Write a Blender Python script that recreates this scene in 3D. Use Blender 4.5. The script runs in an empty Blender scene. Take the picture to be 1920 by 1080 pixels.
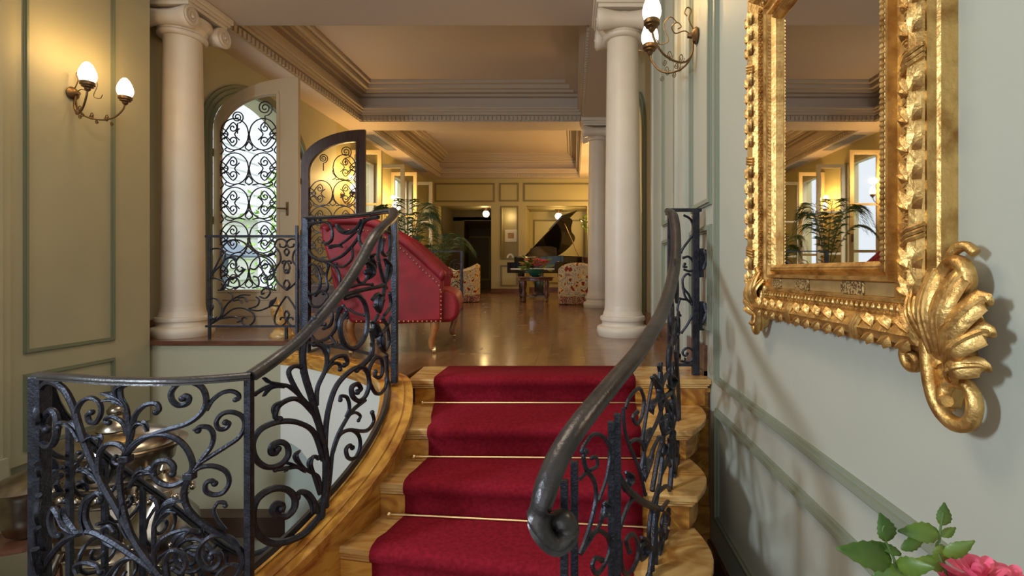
import bpy, bmesh, math, random
from mathutils import Vector, Matrix
from math import sin, cos, pi, radians as R
random.seed(7)
S = bpy.context.scene
COL = S.collection
# ---------------------------------------------------------------- camera, world, lights, exposure
F = 900.0; VX, VY = 1075.0, 508.0; EYE = 0.65
cam = bpy.data.cameras.new('camera'); cam.sensor_width = 36; cam.lens = 36*F/1920
cam.shift_x = -(VX-960)/1920; cam.shift_y = -(540-VY)/1920; cam.clip_start = 0.05
co = bpy.data.objects.new('camera', cam); COL.objects.link(co)
co.location = (0, 0, EYE); co.rotation_euler = (pi/2, 0, 0); S.camera = co
W = bpy.data.worlds.new('sky'); S.world = W; W.use_nodes = True
W.node_tree.nodes['Background'].inputs[0].default_value = (.86, .93, 1, 1)
W.node_tree.nodes['Background'].inputs[1].default_value = 1.25
vs = S.view_settings; vs.view_transform = 'Standard'; vs.look = 'None'; vs.gamma = 1; vs.use_curve_mapping = False
vs.exposure = -0.08
def area(name, loc, target, sx, sy, power, color):
    l = bpy.data.lights.new(name, 'AREA'); l.shape = 'RECTANGLE'; l.size = sx; l.size_y = sy
    l.energy = power; l.color = color
    o = bpy.data.objects.new(name, l); COL.objects.link(o); o.location = loc
    o.rotation_euler = (Vector(target)-Vector(loc)).to_track_quat('-Z', 'Y').to_euler(); return o
area('daylight_side_window', (-3.84, -.45, 1.75), (.83, 2.1, -.1), .38, .7, 150, (.70, .85, 1))
area('stair_top_fill', (-1.2, 2.0, 3.5), (-1.0, 2.3, 0), 1.3, 1.3, 56, (1, .87, .68))  # unseen fill added overhead to brighten the stair treads, not a fitting
area('daylight_arched_door', (-6.4, 6.4, 5.2), (-3.0, 6.5, 0), 2.4, 2.4, 330, (.92, .96, 1))
area('daylight_far_window', (-6.6, 10.8, 5.4), (-3.2, 10.8, .6), 3.2, 2.4, 330, (.95, .97, 1))
area('daylight_entrance', (-1.6, -2.35, 1.3), (-1.2, 6, .9), 3.6, 2.6, 12, (1, .93, .84))
def bulb_light(name, loc, power, color=(1, .66, .3), r=.08):
    l = bpy.data.lights.new(name, 'POINT'); l.energy = power; l.color = color; l.shadow_soft_size = r
    o = bpy.data.objects.new(name, l); COL.objects.link(o); o.location = loc

def P(px, py, d): return Vector(((px-VX)*d/F, d, EYE-(py-VY)*d/F))
# ---------------------------------------------------------------- materials
def mat(name, col, rough=.5, metal=0, col2=None, scale=8, detail=3, bump=0, bscale=40, coat=0, stretch=None, thr=(.35, .65), spec=.5, dist=0):
    m = bpy.data.materials.new(name); m.use_nodes = True; nt = m.node_tree; N = nt.nodes; L = nt.links
    b = N['Principled BSDF']; b.inputs['Base Color'].default_value = (*col, 1)
    b.inputs['Roughness'].default_value = rough; b.inputs['Metallic'].default_value = metal
    b.inputs['Coat Weight'].default_value = coat; b.inputs['Specular IOR Level'].default_value = spec
    tc = N.new('ShaderNodeTexCoord'); src = tc.outputs['Object']
    if stretch:
        mp = N.new('ShaderNodeMapping'); mp.inputs['Scale'].default_value = stretch; L.new(src, mp.inputs[0]); src = mp.outputs[0]
    if col2:
        n = N.new('ShaderNodeTexNoise'); n.inputs['Scale'].default_value = scale; n.inputs['Detail'].default_value = detail; n.inputs['Distortion'].default_value = dist
        L.new(src, n.inputs['Vector'])
        r = N.new('ShaderNodeValToRGB'); r.color_ramp.elements[0].position = thr[0]; r.color_ramp.elements[1].position = thr[1]
        r.color_ramp.elements[0].color = (*col, 1); r.color_ramp.elements[1].color = (*col2, 1)
        L.new(n.outputs[0], r.inputs[0]); L.new(r.outputs[0], b.inputs['Base Color'])
    if bump:
        n2 = N.new('ShaderNodeTexNoise'); n2.inputs['Scale'].default_value = bscale; n2.inputs['Detail'].default_value = 4
        L.new(src, n2.inputs['Vector']); bp = N.new('ShaderNodeBump'); bp.inputs['Strength'].default_value = bump
        bp.inputs['Distance'].default_value = .01; L.new(n2.outputs[0], bp.inputs['Height']); L.new(bp.outputs[0], b.inputs['Normal'])
    return m
def emit(name, col, s):
    m = bpy.data.materials.new(name); m.use_nodes = True; b = m.node_tree.nodes['Principled BSDF']
    b.inputs['Base Color'].default_value = (*col, 1); b.inputs['Emission Color'].default_value = (*col, 1)
    b.inputs['Emission Strength'].default_value = s; return m
M = {}
M['wall'] = mat('sage_paint', (.42, .385, .255), .55, bump=.08, bscale=60, col2=(.45, .41, .275), scale=1.5)
M['line'] = mat('dark_sage_paint', (.20, .215, .14), .5, bump=.1, bscale=80)
M['wall_r'] = mat('pale_sage_paint', (.45, .455, .375), .5, bump=.08, bscale=60, col2=(.48, .475, .39), scale=1.5)
M['line_r'] = mat('grey_sage_moulding', (.25, .27, .20), .45, bump=.1, bscale=80)
M['ochre'] = mat('ochre_sage_paint', (.42, .36, .17), .55, bump=.06, bscale=60)
M['ochre_line'] = mat('ochre_moulding', (.20, .16, .06), .5)
M['ceil'] = mat('warm_ceiling_plaster', (.54, .44, .36), .7, bump=.05, bscale=30)
M['stucco'] = mat('stucco_moulding', (.50, .41, .31), .6, bump=.15, bscale=70)
M['stone'] = mat('column_plaster', (.68, .58, .46), .42, col2=(.73, .63, .51), scale=3, bump=.05, bscale=60)
M['drum'] = mat('white_drum_plaster', (.66, .62, .54), .6)
M['drum_base'] = mat('blue_grey_plaster', (.40, .43, .37), .55)
M['iron'] = mat('wrought_iron', (.026, .026, .034), .40, .65, bump=.3, bscale=120, col2=(.05, .052, .068), scale=30)
M['handrail'] = mat('brushed_iron_handrail', (.050, .045, .046), .34, .6, bump=.15, bscale=90, col2=(.085, .075, .072), scale=10)
M['marble'] = mat('yellow_siena_marble', (.62, .30, .05), .22, col2=(.34, .12, .018), scale=4, detail=10, coat=.4, thr=(.40, .62), stretch=(1, 1, 2.2), bump=.06, bscale=20, dist=2.2)
M['marble_l'] = mat('pale_siena_marble', (.70, .44, .16), .25, col2=(.46, .20, .04), scale=4, detail=10, coat=.3, thr=(.38, .66), stretch=(.7, 2, 2), dist=2)
M['wood'] = mat('dark_walnut_trim', (.10, .035, .018), .3, col2=(.16, .06, .03), scale=6, stretch=(1, 1, 8), coat=.3)
M['darkdoor'] = mat('dark_door_wood', (.060, .032, .028), .35, col2=(.085, .045, .04), scale=6, stretch=(6, 6, 1))
M['beige'] = mat('beige_door_paint', (.50, .38, .24), .45, bump=.05)
M['cream'] = mat('cream_casement_paint', (.62, .50, .30), .45)
M['grille'] = mat('grille_iron', (.05, .048, .055), .5, .5)
M['red'] = mat('carpet_red', (.245, .011, .022), .95, col2=(.18, .007, .015), scale=60, bump=.25, bscale=400, spec=.1)
M['brass'] = mat('brass', (.80, .60, .30), .28, 1)
M['velvet'] = mat('red_velvet', (.28, .003, .009), .55, col2=(.18, .002, .006), scale=5, bump=.15, bscale=120)
M['velvet'].node_tree.nodes['Principled BSDF'].inputs['Sheen Weight'].default_value = .08
M['velvet'].node_tree.nodes['Principled BSDF'].inputs['Sheen Tint'].default_value = (1, .3, .3, 1)
M['legwood'] = mat('honey_leg_wood', (.42, .16, .04), .3, coat=.4, col2=(.30, .10, .025), scale=14)
M['gold'] = mat('gilded_wood', (.74, .47, .16), .42, .85, col2=(.36, .17, .04), scale=18, detail=6, bump=.35, bscale=60, thr=(.42, .72))
M['gold_flat'] = mat('matt_gilded_panel', (.50, .33, .13), .5, .45, col2=(.42, .26, .10), scale=25, bump=.1)
M['gold_punch'] = mat('punched_gilding', (.62, .42, .18), .5, .5, col2=(.16, .09, .03), scale=170, detail=1, thr=(.46, .54), bump=.5, bscale=170)
M['mirror'] = mat('mirror_glass', (.82, .80, .78), .015, 1)
M['black'] = mat('piano_lacquer', (.010, .008, .008), .12, coat=.6)
M['ivory'] = mat('ivory_keys', (.75, .72, .62), .3)
M['silver'] = mat('silver_plate', (.46, .39, .30), .24, 1, col2=(.24, .19, .14), scale=9)
M['leaf'] = mat('green_leaf', (.045, .11, .012), .42, col2=(.15, .22, .03), scale=12)
M['palm'] = mat('palm_leaf', (.03, .07, .02), .5, col2=(.07, .12, .03), scale=6)
M['pink'] = mat('rose_petal', (.85, .16, .26), .55, col2=(.75, .10, .18), scale=12)
M['peach'] = mat('peach_petal', (.75, .22, .12), .6, col2=(.8, .35, .25), scale=20)
M['stem'] = mat('stem_green', (.10, .17, .04), .6)
M['bulb'] = emit('lit_opal_glass', (1, .88, .72), 2.2)
M['bulb2'] = emit('lit_opal_globe', (1, .86, .6), 3.0)
M['bronze'] = mat('dark_bronze', (.17, .10, .045), .4, .8, bump=.3)
M['outwall'] = mat('white_render', (.80, .80, .80), .8, col2=(.70, .72, .74), scale=2)
M['outdark'] = mat('exterior_grey', (.30, .32, .33), .8)
M['parasol'] = mat('parasol_fabric', (.12, .16, .21), .8)
M['grassm'] = mat('lawn', (.16, .35, .06), .9, col2=(.28, .5, .1), scale=14)
M['bush'] = mat('garden_hedge', (.10, .25, .03), .7, col2=(.30, .5, .08), scale=18)
M['white'] = mat('white_paper', (.85, .82, .74), .6)
M['pot'] = mat('dark_clay_pot', (.07, .05, .04), .5)
M['green_glass'] = mat('green_glaze_bowl', (.01, .10, .06), .15)
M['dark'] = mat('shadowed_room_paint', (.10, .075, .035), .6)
M['floor_low'] = mat('dark_lower_floor', (.06, .035, .025), .35, col2=(.09, .05, .035), scale=5)
# glass
g = bpy.data.materials.new('window_glass'); g.use_nodes = True; gb = g.node_tree.nodes['Principled BSDF']
gb.inputs['Transmission Weight'].default_value = 1; gb.inputs['Roughness'].default_value = .0; gb.inputs['IOR'].default_value = 1.05
gb.inputs['Base Color'].default_value = (.97, .99, 1, 1); M['glass'] = g
# parquet
m = bpy.data.materials.new('parquet_floor'); m.use_nodes = True; N = m.node_tree.nodes; L = m.node_tree.links; b = N['Principled BSDF']
tc = N.new('ShaderNodeTexCoord'); br = N.new('ShaderNodeTexBrick'); mp = N.new('ShaderNodeMapping'); mp.inputs['Rotation'].default_value = (0, 0, R(90))
L.new(tc.outputs['Object'], mp.inputs[0]); L.new(mp.outputs[0], br.inputs['Vector'])
br.inputs['Color1'].default_value = (.26, .12, .045, 1); br.inputs['Color2'].default_value = (.17, .075, .030, 1); br.inputs['Mortar'].default_value = (.04, .02, .01, 1)
br.inputs['Scale'].default_value = 1; br.inputs['Brick Width'].default_value = .45; br.inputs['Row Height'].default_value = .09; br.inputs['Mortar Size'].default_value = .002
L.new(br.outputs[0], b.inputs['Base Color']); b.inputs['Roughness'].default_value = .2
n = N.new('ShaderNodeTexNoise'); n.inputs['Scale'].default_value = 6; bp = N.new('ShaderNodeBump'); bp.inputs['Strength'].default_value = .12; bp.inputs['Distance'].default_value = .02
L.new(tc.outputs['Object'], n.inputs['Vector']); L.new(n.outputs[0], bp.inputs['Height']); L.new(bp.outputs[0], b.inputs['Normal'])
rr = N.new('ShaderNodeMapRange'); rr.inputs[3].default_value = .14; rr.inputs[4].default_value = .34; L.new(n.outputs[0], rr.inputs[0]); L.new(rr.outputs[0], b.inputs['Roughness'])
b.inputs['Coat Weight'].default_value = .3; b.inputs['Coat Roughness'].default_value = .12; M['parquet'] = m
# floral
m = bpy.data.materials.new('floral_upholstery'); m.use_nodes = True; N = m.node_tree.nodes; L = m.node_tree.links; b = N['Principled BSDF']
tc = N.new('ShaderNodeTexCoord'); v = N.new('ShaderNodeTexVoronoi'); v.inputs['Scale'].default_value = 7.5; nz = N.new('ShaderNodeTexNoise'); nz.inputs['Scale'].default_value = 9; nz.inputs['Detail'].default_value = 3; ad = N.new('ShaderNodeVectorMath'); ad.operation = 'MULTIPLY_ADD'; ad.inputs[1].default_value = (.16,.16,.16); L.new(nz.outputs['Color'], ad.inputs[0]); L.new(tc.outputs['Object'], ad.inputs[2]); L.new(ad.outputs[0], v.inputs['Vector'])
cr = N.new('ShaderNodeValToRGB'); e = cr.color_ramp; e.interpolation = 'CONSTANT'
e.elements[0].color = (.25, .02, .02, 1); e.elements[1].position = .28; e.elements[1].color = (.62, .40, .12, 1)
for p_, c_ in ((.42, (.70, .55, .32, 1)), (.52, (.18, .16, .12, 1)), (.58, (.62, .50, .30, 1)), (.70, (.35, .14, .08, 1)), (.78, (.55, .48, .26, 1))):
    q = e.elements.new(p_); q.color = c_
L.new(v.outputs['Distance'], cr.inputs[0]); L.new(cr.outputs[0], b.inputs['Base Color']); b.inputs['Roughness'].default_value = .85; M['floral'] = m

# ---------------------------------------------------------------- mesh building
class MB:
    def __init__(s): s.v = []; s.f = []
    def add(s, vs, fs):
        n = len(s.v); s.v += [Vector(v) for v in vs]; s.f += [tuple(i+n for i in f) for f in fs]; return s
    def box(s, x0, x1, y0, y1, z0, z1):
        return s.add([(x0,y0,z0),(x1,y0,z0),(x1,y1,z0),(x0,y1,z0),(x0,y0,z1),(x1,y0,z1),(x1,y1,z1),(x0,y1,z1)],
              [(0,3,2,1),(4,5,6,7),(0,1,5,4),(1,2,6,5),(2,3,7,6),(3,0,4,7)])
    def prism(s, poly, off):   # poly: 3D points, off: vector
        n = len(poly); off = Vector(off); a = [Vector(p) for p in poly]
        return s.add(a+[p+off for p in a], [tuple(range(n))[::-1], tuple(range(n, 2*n))]+[(i,(i+1)%n,n+(i+1)%n,n+i) for i in range(n)])
    def ring(s, outer, inner, off):  # closed rings of equal length
        n = len(outer); off = Vector(off); o = [Vector(p) for p in outer]; i_ = [Vector(p) for p in inner]
        vs = o+i_+[p+off for p in o]+[p+off for p in i_]; fs = []
        for k in range(n):
            j = (k+1) % n
            fs += [(k,j,n+j,n+k),(2*n+k,3*n+k,3*n+j,2*n+j),(k,2*n+k,2*n+j,j),(n+k,n+j,3*n+j,3*n+k)]
        return s.add(vs, fs)
    def lathe(s, prof, c=(0,0,0), axis='z', n=24):
        c = Vector(c); vs = []; fs = []
        for r, h in prof:
            for k in range(n):
                a = 2*pi*k/n; x, y = r*cos(a), r*sin(a)
                vs.append(c+(Vector((x,y,h)) if axis == 'z' else Vector((h,x,y)) if axis == 'x' else Vector((y,h,x))))
        for i in range(len(prof)-1):
            for k in range(n):
                j = (k+1) % n; fs.append((i*n+k, i*n+j, (i+1)*n+j, (i+1)*n+k))
        fs.append(tuple(range(n))[::-1]); fs.append(tuple((len(prof)-1)*n+k for k in range(n)))
        return s.add(vs, fs)
    def ball(s, c, r, n=10, m=7):
        if not hasattr(r, '__len__'): r = (r, r, r)
        vs = []; fs = []; c = Vector(c)
        for i in range(m+1):
            t = pi*i/m
            for k in range(n):
                a = 2*pi*k/n; vs.append(c+Vector((r[0]*sin(t)*cos(a), r[1]*sin(t)*sin(a), r[2]*cos(t))))
        for i in range(m):
            for k in range(n):
                j = (k+1) % n; fs.append((i*n+k, (i+1)*n+k, (i+1)*n+j, i*n+j))
        return s.add(vs, fs)
    def sweep(s, pts, r, n=6, taper=0, flat=1.0, up=None, closed=False):
        pts = [Vector(p) for p in pts]; m = len(pts); vs = []; fs = []; prev = None
        for i, p in enumerate(pts):
            t = (pts[min(i+1, m-1)]-pts[max(i-1, 0)])
            if t.length < 1e-9: t = Vector((0,0,1))
            t.normalize()
            if up is not None: a = Vector(up)
            elif prev is None: a = Vector((0,0,1)) if abs(t.z) < .9 else Vector((1,0,0))
            else: a = prev
            a = a-t*a.dot(t)
            if a.length < 1e-6: a = Vector((1,.2,0)); a = a-t*a.dot(t)
            a.normalize(); prev = a; bb = t.cross(a)
            u = i/(m-1) if m > 1 else 0
            rr = (r[i] if hasattr(r, '__len__') else r)*(1-taper*u)
            for k in range(n):
                th = 2*pi*(k+.5)/n; vs.append(p+a*rr*cos(th)+bb*rr*flat*sin(th))
        for i in range(m-1):
            for k in range(n):
                j = (k+1) % n; fs.append((i*n+k, i*n+j, (i+1)*n+j, (i+1)*n+k))
        fs.append(tuple(range(n))[::-1]); fs.append(tuple((m-1)*n+k for k in range(n)))
        return s.add(vs, fs)
OFF = {}
def mk(name, mb, m, parent=None, smooth=False, kind=None, label=None, bevel=0, sub=0, cat=None, group=None):
    me = bpy.data.meshes.new(name); off = OFF.get(parent.name, Vector()) if parent else Vector()
    me.from_pydata([v-off for v in mb.v], [], mb.f); me.update()
    o = bpy.data.objects.new(name, me); COL.objects.link(o); me.materials.append(M[m] if isinstance(m, str) else m)
    bm = bmesh.new(); bm.from_mesh(me); bmesh.ops.recalc_face_normals(bm, faces=bm.faces); bm.to_mesh(me); bm.free()
    if smooth:
        for p in me.polygons: p.use_smooth = True
        try: me.set_sharp_from_angle(angle=R(50))
        except Exception: pass
    if bevel:
        b = o.modifiers.new('b', 'BEVEL'); b.width = bevel; b.segments = 3; b.limit_method = 'ANGLE'
    if sub:
        b = o.modifiers.new('s', 'SUBSURF'); b.levels = sub; b.render_levels = sub
    if parent: o.parent = parent
    OFF[o.name] = off
    if kind: o['kind'] = kind
    if label: o['label'] = label
    if cat: o['category'] = cat
    if group: o['group'] = group
    return o
def thing(name, label, cat, loc=(0,0,0), group=None, world=True):
    o = bpy.data.objects.new(name, None); COL.objects.link(o); o['label'] = label; o['category'] = cat
    if group: o['group'] = group
    o.empty_display_size = .1
    if world: o.location = loc; OFF[o.name] = Vector(loc)
    else: OFF[o.name] = Vector()
    return o
def struct(name, mb, m, **k): return mk(name, mb, m, kind='structure', **k)
def dup(root, loc=None, rotz=None, label=None):
    r = root.copy(); COL.objects.link(r)
    if loc is not None: r.location = loc
    if rotz is not None: r.rotation_euler = (0,0,rotz)
    if label: r['label'] = label
    def rec(a, b):
        for ch in a.children:
            c = ch.copy(); COL.objects.link(c); c.parent = b; rec(ch, c)
    rec(root, r); return r
def cat(pts, step=4, closed=False):   # Catmull-Rom, works in any dimension
    pts = [Vector(p) for p in pts]; out = []; n = len(pts)
    for i in range(n-1):
        p0, p1, p2, p3 = pts[max(i-1,0)], pts[i], pts[i+1], pts[min(i+2,n-1)]
        for k in range(step):
            t = k/step
            out.append(.5*((2*p1)+(p2-p0)*t+(2*p0-5*p1+4*p2-p3)*t*t+(3*p1-p0-3*p2+p3)*t**3))
    out.append(pts[-1]); return out
def spiral(cx, cy, r0, a0, turns, r1=.15, n=14):
    out = []
    k = max(4, int(abs(turns)*n))
    for i in range(k+1):
        t = i/k; r = r0*(1-(1-r1)*t); a = R(a0)+2*pi*turns*t; out.append((cx+r*cos(a), cy+r*sin(a)))
    return out
def rail_shape(path, w=.028, h=.018):   # moulded handrail section swept along a path
    prof = [(-w,-.2*h),(-w,.4*h),(-w*.6,h),(0,1.25*h),(w*.6,h),(w,.4*h),(w,-.2*h),(w*.7,-.45*h),(w*.8,-h),(-w*.8,-h),(-w*.7,-.45*h)]
    mb = MB(); vs = []; n = len(prof); m = len(path); fs = []
    for i, p in enumerate(path):
        t = (path[min(i+1,m-1)]-path[max(i-1,0)]).normalized(); side = t.cross(Vector((0,0,1)))
        if side.length < 1e-4: side = Vector((1,0,0))
        side.normalize(); up = side.cross(t)
        for a, b_ in prof: vs.append(p+side*a+up*b_)
    for i in range(m-1):
        for k in range(n):
            j = (k+1) % n; fs.append((i*n+k, i*n+j, (i+1)*n+j, (i+1)*n+k))
    fs.append(tuple(range(n))[::-1]); fs.append(tuple((m-1)*n+k for k in range(n)))
    return mb.add(vs, fs)

# ================================================================ ROOM SHELL
ZL = -1.1          # lower hall floor
ZB = -1.95         # basement stair well floor
BEAM = 3.32
XL, XU, XR = -3.9, -4.25, .83
# floors
mb = MB(); mb.box(XU-.3, XR+.2, 4.44, 14.25, -.035, 0)
struct('floor', mb, 'parquet')
# landing between platform edge, curved coping and stairs
landing = [(-2.15,3.66),(-1.95,3.56),(-1.7,3.42),(-1.45,3.25),(-1.25,3.05),(-1.1,2.88),(-1.05,2.8)]
landing = [Vector(p) for p in landing]
mb = MB(); poly = [(p.x, p.y, -.2) for p in landing]+[(-1.02,3.275,-.2),(XR+.1,3.275,-.2),(XR+.1,4.44,-.2),(-2.2,4.44,-.2)]
mb.prism(poly, (0,0,.2)); struct('floor_2', mb, 'parquet')
mb = MB(); mb.box(-1.2, XR+.2, -2.6, 3.6, ZL-.1, ZL); struct('floor_3', mb, 'floor_low')
mb = MB(); mb.box(-4.2, 1.0, -2.6, 4.5, ZB-.1, ZB); struct('floor_4', mb, 'floor_low')
mb = MB(); mb.box(-4.2, -1.2, -2.6, 1.2, ZL-.1, ZL); struct('floor_5', mb, 'floor_low')
# platform front wall + wood trim
mb = MB(); mb.box(XU, XR-.01, 4.46, 4.58, ZB, -.036); struct('wall_platform', mb, 'wall')
mb = MB(); mb.box(XU+.01, -2.2, 4.425, 4.52, -.036, .004); struct('trim_1', mb, 'wood')
mb = MB(); mb.box(XU, XU+.03, 4.43, 5.5, 0.0, .16); mb.box(XU, XU+.03, 7.7, 9.0, 0, .16); struct('baseboard_left', mb, 'wood')
mb = MB(); mb.box(-4.2, -1.4, 4.30, 4.459, -1.74, -1.56); struct('baseboard_well', mb, 'floor_low')
# ---- left wall of the near hall, with window opening behind the photographer
def panel(x, y0, y1, z0, z1, side, w=.03, m='line', parent=None, proud=.012, name='panel_moulding'):
    mb = MB(); s_ = side
    for ww, pr in ((w, proud), (w*.45, proud*1.9)):
        q = (w-ww)/2
        a = [(x,y0+q,z0+q),(x,y1-q,z0+q),(x,y1-q,z1-q),(x,y0+q,z1-q)]; t = q+ww
        b_ = [(x,y0+t,z0+t),(x,y1-t,z0+t),(x,y1-t,z1-t),(x,y0+t,z1-t)]
        mb.ring(a, b_, (s_*pr,0,0))
    return mk(name, mb, m, parent)
def panel_f(y, x0, x1, z0, z1, w=.05, m='ochre_line', parent=None, proud=.015):
    mb = MB()
    for ww, pr in ((w, proud), (w*.45, proud*1.9)):
        q = (w-ww)/2; t = q+ww
        a = [(x0+q,y,z0+q),(x1-q,y,z0+q),(x1-q,y,z1-q),(x0+q,y,z1-q)]
        b_ = [(x0+t,y,z0+t),(x1-t,y,z0+t),(x1-t,y,z1-t),(x0+t,y,z1-t)]
        mb.ring(a, b_, (0,-pr,0))
    return mk('panel_moulding', mb, m, parent)
mb = MB()
mb.box(XL-.1, XL, 3.0, 4.42, -.72, 3.9); mb.box(XL-.1, XL, .3, 3.0, ZL-.1, 3.9)
mb.box(XL-.1, XL, -2.6, -1.1, ZL, 3.9); mb.box(XL-.1, XL, -1.1, .3, ZL, .85); mb.box(XL-.1, XL, -1.1, .3, 2.6, 3.9)
wl = struct('wall_left', mb, 'wall')
mb = MB(); mb.box(XL-.2, XL-.06, 1.2, 4.46, ZB, -.70); struct('wall_left_lower', mb, 'wall')
pnl = panel(XL, 3.40, 4.075, .06, 3.1, 1, parent=wl)
panel(XL, 3.40, 4.075, -.63, -.085, 1, parent=wl)
panel(XL, 2.0, 3.2, .06, 3.1, 1, parent=wl)
mb = MB(); mb.box(XL, XL+.03, 2.95, 3.30, -.85, 3.9); mb.box(XL, XL+.05, 2.95, 3.24, -.85, 3.9); mb.box(XL, XL+.065, 2.95, 3.26, -.85, -.62); mk('pilaster', mb, 'wall', wl)
mb = MB(); mb.box(XL, XL+.05, 3.0, 3.27, -.88, -.85); mk('pilaster_foot', mb, 'wood', wl)
mb = MB(); mb.box(XL, XL+.012, 3.0, 3.27, -.62, -.60); mk('wainscot_lip', mb, 'line', wl)
# wall returning from hall wall to upper-room wall behind the left column
# ---- upper room left wall with arched door opening and two windows
def wall_arch(x0, x1, y0, y1, zt, cy, hw, zs, rise, zf=0.0, n=20):
    """wall between y0..y1 with an elliptic-arched opening centred cy"""
    mb = MB(); mb.box(x0,x1,y0,cy-hw,zf,zt); mb.box(x0,x1,cy+hw,y1,zf,zt)
    for k in range(n):
        a, c = -hw+2*hw*k/n, -hw+2*hw*(k+1)/n
        za = zs+rise*math.sqrt(max(0,1-(a/hw)**2)); zc = zs+rise*math.sqrt(max(0,1-(c/hw)**2))
        mb.prism([(x0,cy+a,za),(x0,cy+c,zc),(x0,cy+c,zt),(x0,cy+a,zt)], (x1-x0,0,0))
    return mb
mb = wall_arch(XU-.3, XU, 4.3, 8.6, 3.4, 6.55, .97, 2.28, .66)
wu = struct('wall_left_upper', mb, 'wall')
mb = MB()
def archring(x, cy, hw, zs, rise, w, t, z0=0.0, n=28):
    o, i_ = [(cy-hw-w, z0)], [(cy-hw, z0)]
    for k in range(n+1):
        a = pi-pi*k/n; o.append((cy+(hw+w)*cos(a), zs+(rise+w)*sin(a))); i_.append((cy+hw*cos(a), zs+rise*sin(a)))
    o.append((cy+hw+w, z0)); i_.append((cy+hw, z0)); m_ = MB(); nn = len(o)
    for k in range(nn-1):
        m_.prism([(x,*o[k]),(x,*o[k+1]),(x,*i_[k+1]),(x,*i_[k])], (t,0,0))
    return m_
for k, (w0, t_) in enumerate(((.14,.03),(.10,.045),(.05,.06))):
    q = archring(XU, 6.55, .97, 2.28, .66, w0, t_); mb.add(q.v, q.f)
mk('arch_moulding', mb, 'line', wu)
mb = MB(); 
mb.box(XU-.3,XU,8.6,9.15,0,3.4); mb.box(XU-.3,XU,10.36,11.2,0,3.4); mb.box(XU-.3,XU,12.4,14.2,0,3.4)
for a, c in ((9.15,10.36),(11.2,12.4)): mb.box(XU-.3,XU,a,c,2.97,3.4); mb.box(XU-.3,XU,a,c,0,.12)
wu2 = struct('wall_left_far', mb, 'ochre')
mb = MB(); mb.box(XU-.3,XL-.1,4.3,4.42,-.7,3.9); struct('wall_return', mb, 'wall')
# second-room pier between windows facing camera (ochre returns)
# ---- near hall ceiling and other shell parts
mb = MB(); mb.box(-4.2, 1.2, -2.6, 4.62, 3.62, 3.8); struct('ceiling_hall', mb, 'ceil')
mb = MB(); mb.box(-4.6, 1.1, 4.62, 5.20, BEAM, 3.7); struct('ceiling_beam_near', mb, 'ceil')
mb = MB(); mb.box(-3.84, .20, 8.62, 9.10, BEAM, 4.2); struct('ceiling_beam_middle', mb, 'ceil')
mb = MB(); mb.box(-3.84, .20, 13.75, 14.3, BEAM, 4.2); struct('ceiling_beam_far', mb, 'ceil')
mb = MB(); mb.box(-4.6, -3.84, 5.20, 14.3, BEAM, 4.2); struct('ceiling_soffit_left', mb, 'ceil')
mb = MB(); mb.box(.20, 1.1, 5.20, 14.3, BEAM, 4.2); struct('ceiling_soffit_right', mb, 'ceil')
mb = MB(); mb.box(-4.2, 1.1, 5.1, 13.9, 3.95, 4.2); struct('ceiling', mb, 'ceil')
# coffers: mouldings stepping in
def coffer(x0, x1, y0, y1, tag_):
    def ring(ins, z0, z1, w):
        a = [(x0+ins,y0+ins,z0),(x1-ins,y0+ins,z0),(x1-ins,y1-ins,z0),(x0+ins,y1-ins,z0)]
        t = ins+w; b_ = [(x0+t,y0+t,z0),(x1-t,y0+t,z0),(x1-t,y1-t,z0),(x0+t,y1-t,z0)]
        return MB().ring(a, b_, (0,0,z1-z0))
    q = MB()
    for ins, z0, z1, w in ((0,BEAM+.11,BEAM+.20,.07),(0,BEAM+.16,BEAM+.21,.10),(0,BEAM+.20,BEAM+.235,.13),(0,BEAM,BEAM+.12,.025)):
        r_ = ring(ins,z0,z1,w); q.add(r_.v, r_.f)
    c = struct('trim_cornice_lower_'+tag_, q, 'stucco')
    q = MB()
    for ins, z0, z1, w in ((0,3.75,3.83,.10),(0,3.79,3.87,.20),(0,3.83,3.95,.27),(0,3.90,3.96,.34)):
        r_ = ring(ins,z0,z1,w); q.add(r_.v, r_.f)
    struct('trim_cornice_upper_'+tag_, q, 'stucco')
    d = MB(); p = .075
    n = int((x1-x0)/p)
    for k in range(n):
        xa = x0+k*p+.015
        d.box(xa, xa+.045, y1-.05, y1-.02, BEAM+.02, BEAM+.095); d.box(xa, xa+.045, y0+.02, y0+.05, BEAM+.02, BEAM+.095)
    n = int((y1-y0)/p)
    for k in range(n):
        ya = y0+k*p+.015
        d.box(x0+.02, x0+.05, ya, ya+.045, BEAM+.02, BEAM+.095); d.box(x1-.05, x1-.02, ya, ya+.045, BEAM+.02, BEAM+.095)
    mk('dentil_band', d, 'stucco', c, kind='stuff')
coffer(-3.84, .20, 5.20, 8.62, 'near'); coffer(-3.84, .20, 9.10, 13.75, 'far')
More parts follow.
